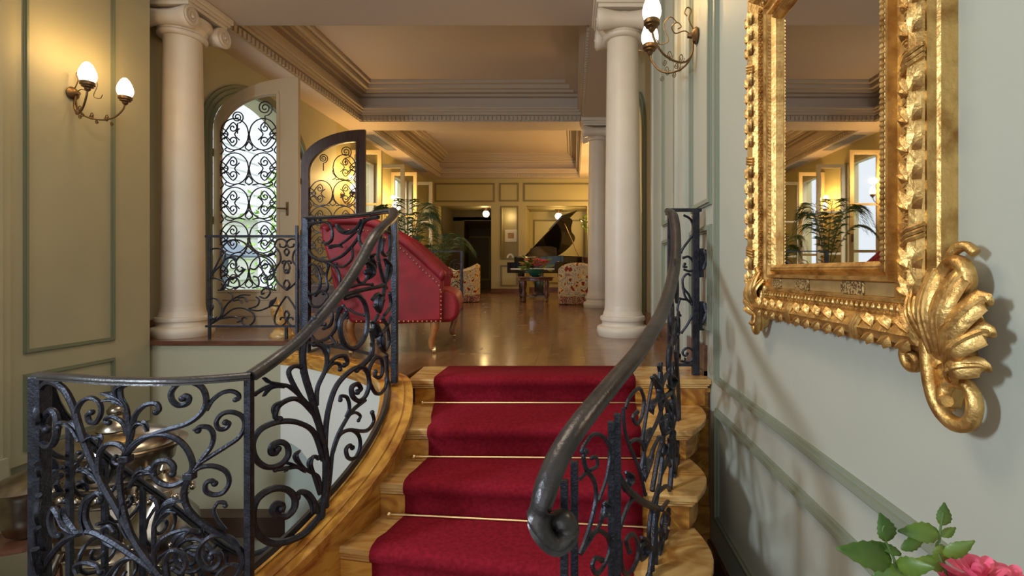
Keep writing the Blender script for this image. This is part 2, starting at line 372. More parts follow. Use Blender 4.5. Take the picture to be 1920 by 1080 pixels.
# ---- right wall
mb = MB(); mb.box(XR, XR+.2, -2.6, 4.6, ZL-.1, 3.8)
wr = struct('wall_right', mb, 'wall_r')
mb = wall_arch(XR, XR+.2, 4.6, 9.3, 3.4, 6.25, .72, 2.2, .62); wr2 = struct('wall_right_upper', mb, 'wall')
mb = MB(); q = archring(XR, 6.25, .72, 2.2, .62, .10, -.03); mb.add(q.v,q.f); q = archring(XR, 6.25, .72, 2.2, .62, .05, -.045); mb.add(q.v,q.f); mk('arch_moulding', mb, 'line', wr2)
mb = MB(); mb.box(XR, XR+.2, 9.3, 14.2, 0, 3.4); struct('wall_right_far', mb, 'ochre')
mb = MB(); mb.box(XR+.2, 3.2, 7.6, 7.7, 0, 3.3); mb.box(3.1,3.2,4.8,7.6,0,3.3); mb.box(XR+.2,3.2,4.7,4.8,0,3.3); struct('wall_side_room', mb, 'ochre')
mb = MB(); mb.box(XR+.2, 3.2, 4.8, 7.6, -.1, 0); struct('floor_side_room', mb, 'parquet')
mb = MB(); mb.box(XR+.2, 3.2, 4.8, 7.6, 3.0, 3.1); struct('ceiling_side_room', mb, 'ceil')
bulb_light('side_room_lamp', (1.9, 6.6, 2.2), 60, (1, .62, .2), .15)
# pilaster + casing strips on right wall
mb = MB(); mb.box(XR-.03, XR, 3.42, 3.78, 0, 3.6); mb.box(XR-.045, XR, 3.46, 3.50, 0, 3.6); mb.box(XR-.045, XR, 3.70, 3.74, 0, 3.6)
mb.box(XR-.02, XR, 4.45, 5.0, 0, 3.4); mb.box(XR-.035, XR, 4.86, 4.93, 0, 3.4); mk('pilaster', mb, 'wall_r', wr)
def pr(y0,y1,z0,z1): panel(XR, y0, y1, z0, z1, -1, w=.045, m='line_r', parent=wr, proud=.014)
pr(.15, 2.77, 0.0, 3.3); pr(.15, 2.77, -.79, -.14)
pr(2.86, 3.36, 1.05, 3.3); pr(2.86, 3.36, .28, .93); pr(3.84, 4.4, 1.05, 3.3); pr(3.84, 4.4, .28, .93)
mb = MB(); mb.box(XR-.022, XR, 2.97, 5.45, 0, .19); mb.box(XR-.03, XR, 2.97, 5.45, 0, .03); mb.box(XR-.028,XR,6.97,9.3,0,.19)
struct('baseboard_right', mb, 'wood')
mb = MB(); mb.box(XR-.02, XR, -2.5, 2.9, ZL, ZL+.13); struct('baseboard_right_lower', mb, 'wood')
# ---- back wall of the far room, pieces around two recesses and a niche
D0 = 13.9
def bx(px0, px1, py0, py1, d=D0):
    a, c = P(px0,py1,d), P(px1,py0,d); return a.x, c.x, a.z, c.z
mb = MB()
for px0,px1,py0,py1 in ((800,1130,330,386),(800,822,386,550),(921,940,386,550),(970,986,386,550),(940,970,487,550),(1101,1130,386,550)):
    x0,x1,z0,z1 = bx(px0,px1,py0,py1); mb.box(x0,x1,D0,D0+.35,max(0,z0),z1)
x0,x1,z0,z1 = bx(940,970,380,490); mb.box(x0,x1,D0+.3,D0+.4,z0,z1)
wb = struct('wall_back', mb, 'ochre')
for px0,px1,py0,py1 in ((815,928,343,379),(936,973,343,378),(981,1108,343,378),(938,971,497,537),(938,972,386,487)):
    x0,x1,z0,z1 = bx(px0,px1,py0,py1); panel_f(D0, x0, x1, z0, z1, parent=wb)
# recess 1 (left): lobby with dark inner doorway
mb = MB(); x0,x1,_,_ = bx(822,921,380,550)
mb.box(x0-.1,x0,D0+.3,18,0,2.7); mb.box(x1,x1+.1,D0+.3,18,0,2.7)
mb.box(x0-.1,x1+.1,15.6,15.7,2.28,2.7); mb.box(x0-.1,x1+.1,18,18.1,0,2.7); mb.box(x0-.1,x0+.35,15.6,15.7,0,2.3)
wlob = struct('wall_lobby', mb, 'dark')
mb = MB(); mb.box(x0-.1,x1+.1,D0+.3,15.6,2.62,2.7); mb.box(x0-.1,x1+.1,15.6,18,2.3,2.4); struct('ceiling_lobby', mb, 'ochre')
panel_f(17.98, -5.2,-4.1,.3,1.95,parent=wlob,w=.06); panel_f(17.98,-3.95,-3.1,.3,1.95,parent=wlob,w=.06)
mb = MB(); mb.box(x0,x1,14.2,18,-.1,0); struct('floor_lobby', mb, 'parquet')
# recess 2 (right) behind piano
mb = MB(); x0,x1,_,_ = bx(986,1101,380,550); mb.box(x0-.1,x1+.1,15.0,15.1,0,2.75); mb.box(x0-.1,x0,D0+.3,15,0,2.75); mb.box(x1,x1+.1,D0+.3,15,0,2.75)
wrec = struct('wall_recess', mb, 'ochre'); panel_f(15.0, x0+.12, x1-.05, .25, 2.25, parent=wrec); 
mb = MB(); mb.box(x0-.1,x1+.1,D0+.3,15.1,2.5,2.7); struct('ceiling_recess', mb, 'ochre')
mb = MB(); mb.box(x0-.1,x1+.1,14.2,15,-.1,0); struct('floor_recess', mb, 'parquet')
mb = MB(); xa,xb,_,_ = bx(921,986,380,550); mb.box(xa,xb,D0-.02,D0,0,.14); mb.box(x0,x1,14.97,15,0,.14); struct('baseboard_back', mb, 'wood')

# near hall rear: entrance wall with wide glazed opening (behind the photographer)
mb = MB(); mb.box(-4.0,-3.6,-2.7,-2.6,ZL,3.8); mb.box(.6,1.03,-2.7,-2.6,ZL,3.8); mb.box(-3.6,.6,-2.7,-2.6,2.9,3.8); struct('wall_entrance', mb, 'wall')

# ================================================================ COLUMNS
def column(x, y, label):
    K = .85; t = thing('column', label, 'column', (x,y,0))
    pr_ = [(.29,0),(.30,.02),(.31,.05),(.305,.085),(.285,.10),(.255,.105),(.245,.125),(.25,.15),(.265,.155),(.27,.175),(.262,.195),(.24,.20),(.235,.215),(.222,.25)]
    mk('base', MB().lathe([(a*K,h) for a,h in pr_], (x,y,0), n=40), 'stone', t, True)
    sh = [(.222,.24),(.214,.30)]+[(.213-.028*(k/12)**1.6, .3+2.68*k/12) for k in range(13)]
    mk('shaft', MB().lathe([(a*K,h) for a,h in sh], (x,y,0), n=40), 'stone', t, True)
    c = MB(); c.lathe([(.185,2.96),(.205,2.975),(.205,3.0),(.19,3.01),(.21,3.06),(.25,3.10),(.24,3.16)], (x,y,0), n=32)
    c.box(x-.26,x+.26,y-.26,y+.26,3.19,3.225); c.box(x-.28,x+.28,y-.28,y+.28,3.225,3.26); c.box(x-.30,x+.30,y-.30,y+.30,3.26,3.32)
    cp = mk('capital', c, 'stone', t, bevel=.006)
    for s_ in (-1, 1):
        v_ = MB(); yy = y+s_*.215
        v_.lathe([(.10,-.26),(.105,-.24),(.095,-.20),(.075,-.10),(.066,0),(.075,.10),(.095,.20),(.105,.24),(.10,.26)], (x,yy,3.09), 'x', 24)
        for e_ in (-1, 1):
            pts = [Vector((x+e_*.262, yy+a_*s_, 3.09+b_)) for a_, b_ in spiral(0,0,.09,90,-2.2,.12)]
            v_.sweep(pts, .010, 5)
            v_.ball((x+e_*.262, yy, 3.09), .02, 8, 5)
        mk('volute', v_, 'stone', t, True)
column(-3.92, 4.82, 'pale plaster Ionic column at the left edge of the raised floor')
column(.50, 4.87, 'pale plaster Ionic column nearest the top of the red stairs on the right')
column(.44, 8.62, 'smaller looking Ionic column further back behind the right one')

# ================================================================ STAIRS
# nosing lines: left point, right point, z.  They fan out as the flight turns.
NOS = [((-.93,2.87),(.75,2.87),0.0), ((-.90,2.45),(.60,2.42),-.157), ((-.91,2.19),(.53,2.05),-.314), ((-.985,1.96),(.45,1.68),-.471),
       ((-1.10,1.74),(.33,1.30),-.628), ((-1.25,1.52),(.14,.95),-.785), ((-1.42,1.30),(-.08,.60),-.942)]
st = thing('marble_staircase', 'curved yellow marble staircase rising to the parquet floor', 'staircase', (-.1,2.0,ZL))
def lerp(a, b, t): return tuple(a[i]+(b[i]-a[i])*t for i in range(len(a)))
for i, (a, b_, z) in enumerate(NOS):
    if i == 0: a2, b2 = (-.96,3.22), (.83,3.22)
    else: a2, b2 = NOS[i-1][0], NOS[i-1][1]
    # tread plan with bull-nosed right end
    if i == 0: b_ = (.829, 2.87)
    e0 = Vector((*b_, 0)); e1 = Vector((*b2, 0)); mid = (e0+e1)/2
    out = Vector((e1.y-e0.y, -(e1.x-e0.x), 0)).normalized()
    ends = []
    if i > 0:
        e1 = e1 + (e1-e0)*.08
        for k in range(1, 8):
            t = k/8; ends.append(e0.lerp(e1, t)+out*.055*sin(pi*t))
    pa = Vector((*a, 0))-(Vector((*b_,0))-Vector((*a,0))).normalized()*.06; pa2 = Vector((*a2, 0))+Vector((-.06,.05,0))
    pb2 = Vector((*b2,0))+Vector((0,.05,0)); pb = Vector((*b_,0))
    plan = [pa, pb]+ends+[pb2, pa2]
    cen = Vector((sum(p.x for p in plan)/len(plan), sum(p.y for p in plan)/len(plan), 0))
    q = MB(); nn = len(plan)
    for sc, zz0, zz1 in ((0, z-.030, z), (.012, z-.042, z-.030), (.022, z-.055, z-.042)):
        pl = [p+(cen-p).normalized()*sc for p in plan]
        q.prism([(p.x,p.y,zz0) for p in pl], (0,0,zz1-zz0))
    mk('tread', q, 'marble_l', st, bevel=.006)
    q = MB(); pl = [p+(cen-p).normalized()*.040 for p in plan]
    zb_ = z-.157 if i < 6 else ZL
    q.prism([(p.x,p.y,zb_-.002) for p in pl], (0,0,z-.055-zb_))
    mk('riser', q, 'marble', st)
# pedestal of landing at right
q = MB(); q.box(.60,.829,2.93,3.2,ZL,-.055); q.box(.57,.829,2.90,3.1,-.085,-.055); q.box(.62,.829,2.915,3.0,-.19,-.175); q.box(.6,.829,2.905,3.0,ZL,-.78)
mk('pedestal', q, 'marble', st, bevel=.005)
q = MB(); q.prism([(-.9,2.9,ZL),(.62,2.9,ZL),(.5,2.2,ZL),(.45,1.75,ZL),(.3,1.35,ZL),(.1,1.0,ZL),(-1.2,1.6,ZL),(-.95,2.1,ZL)], (0,0,.62-.02)); 
# curb (string) sweeping along the left side
def zc(y): return -1.33+.5*y
CURB = [(-1.62,1.28),(-1.42,1.40),(-1.25,1.57),(-1.10,1.78),(-1.02,1.935),(-.953,2.118),(-.92,2.306),(-.93,2.50),(-1.0,2.70)]
LAND = [(p.x, p.y) for p in landing]
curve = cat([(x,y,zc(y)) for x,y in CURB]+[(-1.12,2.86,.035),(-1.27,3.03,.035),(-1.45,3.2,.035),(-1.7,3.38,.035),(-1.95,3.55,.035),(-2.18,3.66,.035)], 5)
def offs(cv, d):
    out = []
    for i, p in enumerate(cv):
        t = cv[min(i+1,len(cv)-1)]-cv[max(i-1,0)]; t.z = 0; t.normalize(); out.append(p+Vector((t.y,-t.x,0))*d)
    return out
def band(cv, w0, w1, z0, z1, zb=None):
    """strip between lateral offsets w0,w1 from z0 to z1 relative to curve (or absolute base zb)"""
    a, c = offs(cv, w0), offs(cv, w1); vs = []; fs = []; n = len(cv)
    for i in range(n):
        lo0 = a[i].z+z0 if zb is None else zb(i); lo1 = c[i].z+z0 if zb is None else zb(i)
        vs += [(a[i].x,a[i].y,a[i].z+z1),(c[i].x,c[i].y,c[i].z+z1),(c[i].x,c[i].y,lo1),(a[i].x,a[i].y,lo0)]
    for i in range(n-1):
        for k in range(4):
            j = (k+1) % 4; fs.append((i*4+k,i*4+j,(i+1)*4+j,(i+1)*4+k))
    fs += [(3,2,1,0),tuple(4*(n-1)+k for k in range(4))]
    return MB().add(vs, fs)
cu = MB()
for w0,w1,z0,z1 in ((-.085,.085,-.035,0),(-.072,.072,-.06,-.035),(-.06,.06,-.09,-.06),(-.04,.04,0,.008)):
    q = band(curve,w0,w1,z0,z1); cu.add(q.v,q.f)
mk('curb_coping', cu, 'marble', st, smooth=False, bevel=.008)
i0 = next(i for i,p in enumerate(curve) if p.y > 2.8)
q = band(curve[:i0+1], -.05, .055, -.6, -.08); mk('curb_side', q, 'marble', st)
# plaster drum below coping
n_ = len(curve)
def zarch(i):
    p = curve[i]
    if p.x < -1.9: return -.62
    t = min(1, max(0, (p.x+1.9)/.55)); return -.62-.30*math.sin(t*pi/2)
dr = curve[i0-8:]
def zarch2(i):
    p = dr[i]; t = min(1, max(0, (p.x+2.17)/.45)); return -.62-.42*(1-math.sqrt(max(0,1-t*t)))
q = band(dr, -.055, .05, -.6, -.08, zb=zarch2); struct('wall_drum', q, 'drum', smooth=True)
q = band(dr, -.02, .045, -.6, -.12, zb=lambda i: ZB); struct('wall_drum_lower', q, 'drum_base', smooth=True)
q = band(curve[:i0-6], -.045, .04, -.6, -.12, zb=lambda i: ZB); struct('wall_stair_well', q, 'drum_base', smooth=True)
# red runner
XW = [(-.83,.37),(-.74,.34),(-.765,.30),(-.81,.22),(-.90,.06),(-1.02,-.12)]
def on(i, x):
    a, b_, z = NOS[i]; t = (x-a[0])/(b_[0]-a[0]); return a[1]+(b_[1]-a[1])*t
q = MB(); rows = []
for side in (0,1):
    xs = XW[0][side]; rows.append([Vector((xs,3.20,.010))])
for i in range(6):
    z = NOS[i][2]
    for side in (0,1):
        x = XW[i][side]; y = on(i, x)
        rows[side] += [Vector((x,y+.06,z+.010)), Vector((x,y+.005,z+.010)), Vector((x,y-.010,z+.002)), Vector((x,y-.014,z-.014)), Vector((x,y-.010,z-.032)),
                       Vector((x,y+.012,z-.05)), Vector((x,y+.016,z-.10)), Vector((x,y+.010,z-.143)), Vector((x,y-.012,z-.149))]
        if i < 5:
            x2 = XW[i+1][side]; y2 = on(i+1, x2); rows[side].append(Vector((x*.8+x2*.2, (y-.012)*.8+y2*.2, z-.157+.010))); rows[side].append(Vector((x*.4+x2*.6, y*.4+y2*.6, z-.157+.010)))
m_ = len(rows[0]); K_ = 14; vs = []; fs = []
for j in range(m_):
    for k in range(K_+1):
        vs.append(rows[0][j].lerp(rows[1][j], k/K_))
for j in range(m_-1):
    for k in range(K_): fs.append((j*(K_+1)+k, j*(K_+1)+k+1, (j+1)*(K_+1)+k+1, (j+1)*(K_+1)+k))
q.add(vs, fs)
rn = mk('stair_runner', q, 'red', smooth=True, label='crimson carpet runner laid down the marble stairs', cat='carpet')
sm = rn.modifiers.new('t','SOLIDIFY'); sm.thickness = .008; sm.offset = 1
for i, nm in enumerate(('uppermost', 'second from the top', 'third from the top', 'fourth from the top')):
    z = NOS[i+1][2]; (xa,xb) = XW[i][0]-.07, XW[i][1]+.10
    a = Vector((xa, on(i,xa)-.013, z+.022)); b_ = Vector((xb, on(i,xb)-.013, z+.022))
    q = MB().sweep([a,b_], .006, 8)
    t = thing('carpet_rod', 'brass rod holding the red stair carpet, '+nm, 'carpet rod', tuple((a+b_)/2), 'brass rods on the stair carpet')
    mk('rod', q, 'brass', t, True)
    for e in (a, b_): mk('finial', MB().ball(e, (.016,.010,.010), 10, 6), 'brass', t, True)

# ================================================================ IRONWORK
def ray_plan(px, plan):
    """depth where the vertical plane through pixel column px meets the plan polyline (real surface of the balustrade)"""
    k = (px-VX)/F; best = None
    for i in range(len(plan)-1):
        (x0,y0),(x1,y1) = plan[i], plan[i+1]
        den = (x1-x0)-k*(y1-y0)
        if abs(den) < 1e-9: continue
        t = (k*y0-x0)/den
        lo = 0; hi = 1
        e = max(0, lo-t, t-hi)
        if best is None or e < best[0]: best = (e, y0+(y1-y0)*min(max(t,-.3),1.3))
        if e == 0: break
    return best[1]
def onto(plan, pts):
    out = []
    for px, py in pts:
        out.append(P(px, py, ray_plan(px, plan)))
    return out
def dense(plan, n=6): return [(v.x, v.y) for v in cat([Vector((x,y,0)) for x,y in plan], n)]
def tr(pts, sc, ox, oy): return [(ox+x*sc, oy+y*sc) for x, y in pts]
def scroll(parent, plan, pts, r=.010, taper=0, name='scroll', n=6, m='iron', flat=1, bulb=False, shift=0):
    c = [ (v.x, v.y) for v in cat([Vector((x,y,0)) for x,y in pts], 5)]
    p3 = onto(plan, c)
    if shift: p3 = [p+Vector((0,shift,0)) for p in p3]
    mb = MB().sweep(p3, r, n, taper, flat)
    if bulb: mb.ball(p3[-1], r*1.25, 8, 6)
    return mk(name, mb, m, parent, True)
def iron_leaf(parent, plan, pts, w=.03):
    c = [(v.x, v.y) for v in cat([Vector((x,y,0)) for x,y in pts], 5)]; p3 = onto(plan, c); m_ = len(p3)
    rs = [max(.004, w*sin(pi*min(1,(i/(m_-1))*.9+.08))**.8) for i in range(m_)]
    mb = MB().sweep(p3, rs, 8, 0, .35, up=(1,0,0)); mb.sweep([p+Vector((0,-.008,0)) for p in p3], .004, 5, .5)
    return mk('leaf', mb, 'iron', parent, True)
def post(parent, a, b_, w=.016, name='post', m='iron'):
    a, b_ = Vector(a), Vector(b_); return mk(name, MB().box(a.x-w,a.x+w,a.y-w,a.y+w,b_.z,a.z), m, parent, bevel=.003)

# ---- left balustrade: curved level part
PLV = dense([(-1.12,1.67),(-1.31,1.585),(-1.57,1.60),(-1.78,1.65),(-1.896,1.71)])
PLB = [(-1.896,1.71),(-2.2,2.10)]
lb = thing('balustrade', 'dark iron balustrade with big leafy scrolls around the stair well, level at front left', 'balustrade', (-1.5,1.6,-.3))
top = [P(px,py,ray_plan(px,PLV)) for px,py in ((470,705),(400,711),(330,715),(265,715),(200,713),(130,708),(72,704))]
mk('handrail', rail_shape(cat(top,4), .018, .012), 'handrail', lb, True)
c = P(467,705,ray_plan(467,PLV)); post(lb, c, (c.x,c.y,-.85), .012)
c = P(75,705,ray_plan(75,PLV)); post(lb, c, (c.x,c.y,ZB), .022)
bar = [P(px, py, ray_plan(px,PLV)) for px,py in ((470,1120),(330,1150),(200,1140),(72,1110))]
mk('bottom_rail', MB().sweep(cat(bar,4), .012, 4), 'iron', lb)
c2 = (.3612, 40, 690)
A = [
 ([(720,1080),(600,920),(500,740),(420,600),(340,420),(300,300),(270,200),(220,110),(150,70),(105,110),(82,220),(90,330),(120,400),(160,400),(185,330),(180,250),(150,220),(120,260),(115,300),(135,320)], .012),
 ([(300,330),(285,240),(310,180),(360,155),(405,180),(415,230),(390,280),(355,280),(345,245),(365,230)], .009),
 ([(650,1010),(570,860),(525,700),(510,560),(530,480),(580,410),(650,360),(760,320),(860,290),(930,240),(960,180),(945,110),(890,75),(820,80),(780,125),(785,170),(820,195),(860,185),(870,155),(850,145),(838,158)], .010),
 ([(960,220),(990,170),(1040,130),(1090,120),(1125,135),(1128,160),(1112,165)], .008),
 ([(560,420),(600,380),(640,360),(720,345),(800,365),(860,420),(890,500),(870,560),(820,600),(760,610),(700,580),(685,530),(710,485),(760,480),(790,510),(785,550)], .010),
 ([(880,550),(920,500),(980,460),(1060,410),(1130,360),(1160,300),(1145,250),(1090,228),(1040,240),(1012,280),(1025,315),(1060,315),(1078,290),(1060,282)], .009),
 ([(900,530),(940,470),(985,410),(998,350),(975,310),(930,305),(918,325)], .009),
 ([(880,560),(920,520),(990,508),(1060,535),(1080,590),(1050,645),(1000,658),(960,640),(958,600),(985,585),(1005,600)], .009),
 ([(870,560),(845,640),(860,720),(920,790),(1000,840),(1080,890),(1130,940),(1150,1000),(1130,1060),(1100,1110)], .011),
 ([(1060,840),(1020,790),(1000,740),(1020,700),(1055,700),(1060,715)], .007),
 ([(1130,930),(1080,880),(1000,870),(940,910),(920,970),(950,1030),(1000,1040),(1035,1000),(1025,960),(990,960),(985,985)], .010),
 ([(545,450),(560,360),(555,280),(545,210),(520,160),(515,110),(540,85)], .009),
 ([(565,380),(575,330),(590,250),(640,195),(700,185),(715,215),(700,230)], .009),
 ([(550,350),(530,290),(480,255),(440,262),(438,280),(455,285)], .008),
 ([(525,470),(540,430),(500,395),(440,400),(405,450),(400,540),(425,650)], .010),
 ([(545,470),(530,490),(500,500),(478,480),(490,460)], .007),
 ([(690,1050),(560,960),(450,890),(360,850),(280,855),(220,820),(190,760),(165,730),(150,790),(170,860),(200,870)], .011),
 ([(370,860),(335,780),(345,700),(390,650),(418,665),(410,690)], .010),
 ([(300,860),(220,900),(150,980),(100,1070)], .011),
 ([(410,600),(350,545),(300,530)], .008),
 ([(300,380),(250,300),(200,285),(195,310)], .008),
 ([(690,1040),(688,900),(690,820),(710,740),(700,690),(680,675)], .008),
 ([(690,970),(720,900),(790,855),(870,840),(930,850)], .008),
 ([(290,1070),(280,1030),(330,1010),(390,1025),(410,1060)], .009),
 ([(1010,1090),(1040,1045),(1090,1020),(1140,1035)], .008),
 ([(760,1090),(750,1000),(780,950),(830,960),(860,1010),(830,1060),(790,1040)], .009),
 ([(480,930),(430,900),(420,840),(455,820),(480,850)], .007),
 ([(440,1090),(520,1000),(600,990),(680,1060)], .008),
 ([(560,620),(600,560),(660,545),(690,550)], .008),
]
for pts, r in A: scroll(lb, PLV, tr(pts, *c2), r*.92, bulb=True)
for pts, w in (([(540,85),(500,110),(505,160),(540,200)], .016), ([(420,130),(470,140),(520,165),(548,205)], .013), ([(430,170),(480,165),(525,185),(548,215)], .013),
               ([(590,560),(625,530),(670,535),(700,560)], .016), ([(300,530),(350,525),(390,560),(420,610)], .015), ([(195,285),(240,285),(280,320),(310,370)], .014),
               ([(790,920),(820,870),(880,850),(940,880)], .022), ([(340,860),(320,780),(340,690),(400,650)], .018), ([(330,380),(370,355),(410,365),(405,400)], .013),
               ([(850,690),(800,690),(750,710),(720,750)], .014), ([(810,745),(770,740),(730,770),(695,830)], .014), ([(660,330),(640,290),(600,290),(575,340)], .010),
               ([(900,320),(940,300),(985,320),(1000,370)], .010), ([(560,880),(530,820),(520,740),(540,690)], .014), ([(280,855),(240,820),(215,770),(220,720)], .018)):
    iron_leaf(lb, PLV, tr(pts, *c2), w)
for cx, cy in ((545,470),(875,560)):   # collars binding the scrolls
    c = onto(PLV, tr([(cx,cy)], *c2))[0]
    mk('collar', MB().box(c.x-.016,c.x+.016,c.y-.014,c.y+.014,c.z-.012,c.z+.012), 'iron', lb, bevel=.004)
# edge-on return going back from the left post, then the rail dropping with the basement flight
rb = thing('well_railing', 'dark iron railing turning back from the left post and dropping with the lower stairs', 'railing', (-2.1,2.2,-.8))
drop = [Vector(v) for v in ((-1.90,1.73,.262),(-2.05,1.92,.083),(-2.07,2.12,-.163),(-2.0,2.32,-.436),(-1.95,2.8,-1.0),(-1.92,3.15,-1.12),(-1.92,3.3,-1.14))]
dc = cat(drop, 4); mk('handrail', rail_shape(dc, .018, .012), 'iron', rb, True)
low = [Vector((v.x,v.y,max(v.z-.85,ZB+.03))) for v in dc]; mk('bottom_rail', MB().sweep(low, .012, 4), 'iron', rb)
B = [([(85,500),(110,462),(150,480),(180,530),(150,600),(110,580),(90,530),(110,510)], .010),
 ([(190,520),(240,520),(250,580),(210,640),(180,600),(200,560)], .010), ([(90,660),(130,650),(135,740),(110,820),(80,780),(85,700),(105,700)], .009),
 ([(120,670),(160,665),(230,640),(290,620),(330,620)], .009), ([(80,830),(90,900),(110,960),(145,985)], .012), ([(70,940),(80,1000),(100,1060),(140,1085)], .012),
 ([(160,400),(185,330),(190,240),(175,190),(160,120)], .010), ([(120,400),(170,450),(250,470),(300,520)], .010), ([(230,520),(270,470),(300,440)], .010),
 ([(210,870),(250,800),(255,720),(230,690)], .010)]
for pts, r in B: scroll(rb, PLB, tr([(x, y) for x,y in pts], *c2), r, bulb=True)
for pts in ([(80,830),(85,880),(100,940),(140,975)], [(75,960),(80,1010),(100,1050),(130,1075)], [(195,530),(225,510),(250,550),(240,610)], [(250,620),(290,600),(330,610),(345,640)], [(110,480),(140,470),(165,520),(150,570)]):
    iron_leaf(rb, PLB, tr(pts, *c2), .022)
# balusters and scrolls of the descending part
for k in range(4):
    t = 5+k*3; p = dc[min(t, len(dc)-1)]
    mk('baluster', MB().box(p.x-.009,p.x+.009,p.y-.009,p.y+.009,max(ZB+.02,p.z-.84),p.z), 'iron', rb)
    if k < 4:
        for s_ in (1,-1):
            cz = p.z-.42+s_*.17
            pts = [Vector((p.x, p.y+.11+a, cz+b_)) for a, b_ in spiral(0,0,.115,90,s_*1.9,.12)]
            mk('scroll', MB().sweep(pts, .008, 6), 'iron', rb, True)
# rosette iron wheel low in the well
for (px, py, d, rr) in ((360,1045,2.3,.10),(330,1075,2.5,.14)):
    c = P(px,py,d); pts = [c+Vector((a,0,b_)) for a,b_ in spiral(0,0,rr,0,2.2,.15)]
    mk('scroll', MB().sweep(pts, .010, 6), 'iron', rb, True)

# ---- left raking balustrade on the marble curb
PCV = dense([(-1.25,1.57),(-1.10,1.78),(-1.02,1.935),(-.953,2.118),(-.92,2.306),(-.93,2.50),(-1.0,2.66)])
rk = thing('balustrade', 'dark iron balustrade climbing the left marble curb beside the red chair', 'balustrade', (-1.0,2.1,-.4))
hr = [P(px,py,ray_plan(px,PCV)) for px,py in ((470,705),(515,674),(560,638),(600,594),(645,538),(675,490),(703,440))]
nt = Vector((-1.0,2.66,.985)); hr += [Vector((-.95,2.52,.93)), nt]
hr[0] = P(470,705,ray_plan(470,PLV))
mk('handrail', rail_shape(cat(hr,4), .024, .016), 'handrail', rk, True)
post(rk, (nt.x+.01,nt.y,nt.z), (nt.x,nt.y,.03), .016, 'newel_post')
bt = [p for p in curve if p.y < 2.72][3:]
ob = offs(bt, -.045)
mk('bottom_rail', MB().sweep([p+Vector((0,0,.035)) for p in ob], .016, 4), 'handrail', rk)
c3 = (.4261, 440, 620)
C3 = [
 ([(375,820),(400,700),(402,560),(375,430),(340,300),(305,180),(300,80),(320,0),(350,-50)], .013),
 ([(385,830),(398,640),(398,480),(412,350),(450,240),(520,170),(570,165),(592,220),(580,280),(550,310),(520,290),(515,250),(540,235),(555,255),(540,270)], .011),
 ([(360,330),(365,250),(400,170),(405,110),(380,70),(350,60)], .009),
 ([(400,165),(440,120),(480,112),(497,140),(482,152)], .009),([(400,180),(430,145),(460,148),(464,170)], .008),
 ([(540,165),(590,120),(608,60),(600,0)], .010),
 ([(595,230),(590,180),(610,130),(640,122),(652,165),(640,205),(618,200),(620,180)], .009),
 ([(595,230),(620,275),(650,270),(670,220),(668,110)], .009),
 ([(575,305),(520,350),(480,410),(450,470),(430,540),(420,640),(405,770)], .009),
 ([(490,380),(505,340),(495,295),(468,288),(465,305)], .008),([(500,372),(530,360),(553,375),(545,395)], .007),
 ([(430,540),(460,460),(510,437),(545,460),(552,510),(530,560),(500,560),(490,525),(505,505),(518,515)], .009),
 ([(515,437),(580,440),(612,400),(605,360)], .009),
 ([(385,470),(340,350),(290,290),(250,220),(238,180),(258,158),(290,158)], .009),
 ([(310,310),(260,262),(220,240),(150,245),(90,278)], .008),
 ([(360,380),(300,315),(250,300),(195,330),(178,375),(198,390)], .010),
 ([(390,570),(350,450),(280,405),(200,400),(120,430),(80,490),(90,560),(140,600),(200,590),(235,550),(230,505),(200,490),(165,505),(160,535),(180,540),(190,522)], .011),
 ([(376,720),(370,650),(340,625),(280,600),(230,605),(180,612)], .008),
 ([(375,720),(350,640),(335,590),(345,555),(368,560)], .008),
 ([(365,800),(350,755),(320,715),(285,712),(275,735)], .011),
 ([(375,815),(310,890),(220,930),(150,930),(95,885),(78,810),(100,740),(160,698),(220,695),(262,730),(262,780),(230,815),(190,815),(168,790),(180,765),(205,765),(206,782)], .013),
]
for pts, r in C3: scroll(rk, PCV, tr(pts, *c3), r, bulb=True)
for pts, w in (([(130,205),(150,225),(190,232),(230,235)], .013), ([(130,288),(150,258),(190,248),(225,250)], .012), ([(88,278),(120,258),(160,245),(220,245)], .012),
               ([(290,525),(268,550),(285,585),(320,612)], .013), ([(180,612),(210,580),(260,590),(310,620)], .012), ([(225,620),(240,600),(280,602),(318,622)], .012),
               ([(340,620),(328,590),(340,560),(368,555)], .012), ([(345,800),(340,750),(310,718),(272,715)], .018), ([(178,385),(175,340),(210,312),(265,300)], .014)):
    iron_leaf(rk, PCV, tr(pts, *c3), w)
c4 = (.287, 560, 390)   # dense upper ironwork seen nearly edge-on beside the newel
C4 = [
 ([(30,1080),(25,950),(55,820),(100,730),(180,640),(280,580),(400,540),(520,515),(550,505)], .011),
 ([(300,590),(380,570),(430,620),(450,720),(440,820),(400,890),(350,920),(300,890),(275,820),(275,740),(310,690)], .011),
 ([(520,700),(490,760),(500,830),(560,800),(600,720)], .009),
 ([(480,880),(480,950),(440,1010),(380,1060)], .010), ([(550,150),(600,170),(605,260),(570,310),(545,280),(555,210)], .009),
 ([(590,100),(600,250),(580,400),(560,520),(550,600)], .010), ([(540,180),(520,300),(540,420),(570,520)], .009),
 ([(430,360),(470,340),(500,380),(480,430),(440,420)], .010), ([(480,600),(520,560),(550,600),(530,680),(500,640)], .009),
 ([(560,700),(600,640),(595,560)], .009), ([(530,900),(560,940),(590,880),(580,780),(550,720)], .009),
 ([(370,430),(400,490),(440,470),(450,400)], .007), ([(330,520),(400,500),(480,500)], .007)]
for pts, r in C4: scroll(rk, PCV, tr([(min(x,600),y) for x,y in pts], *c4), r, bulb=True)
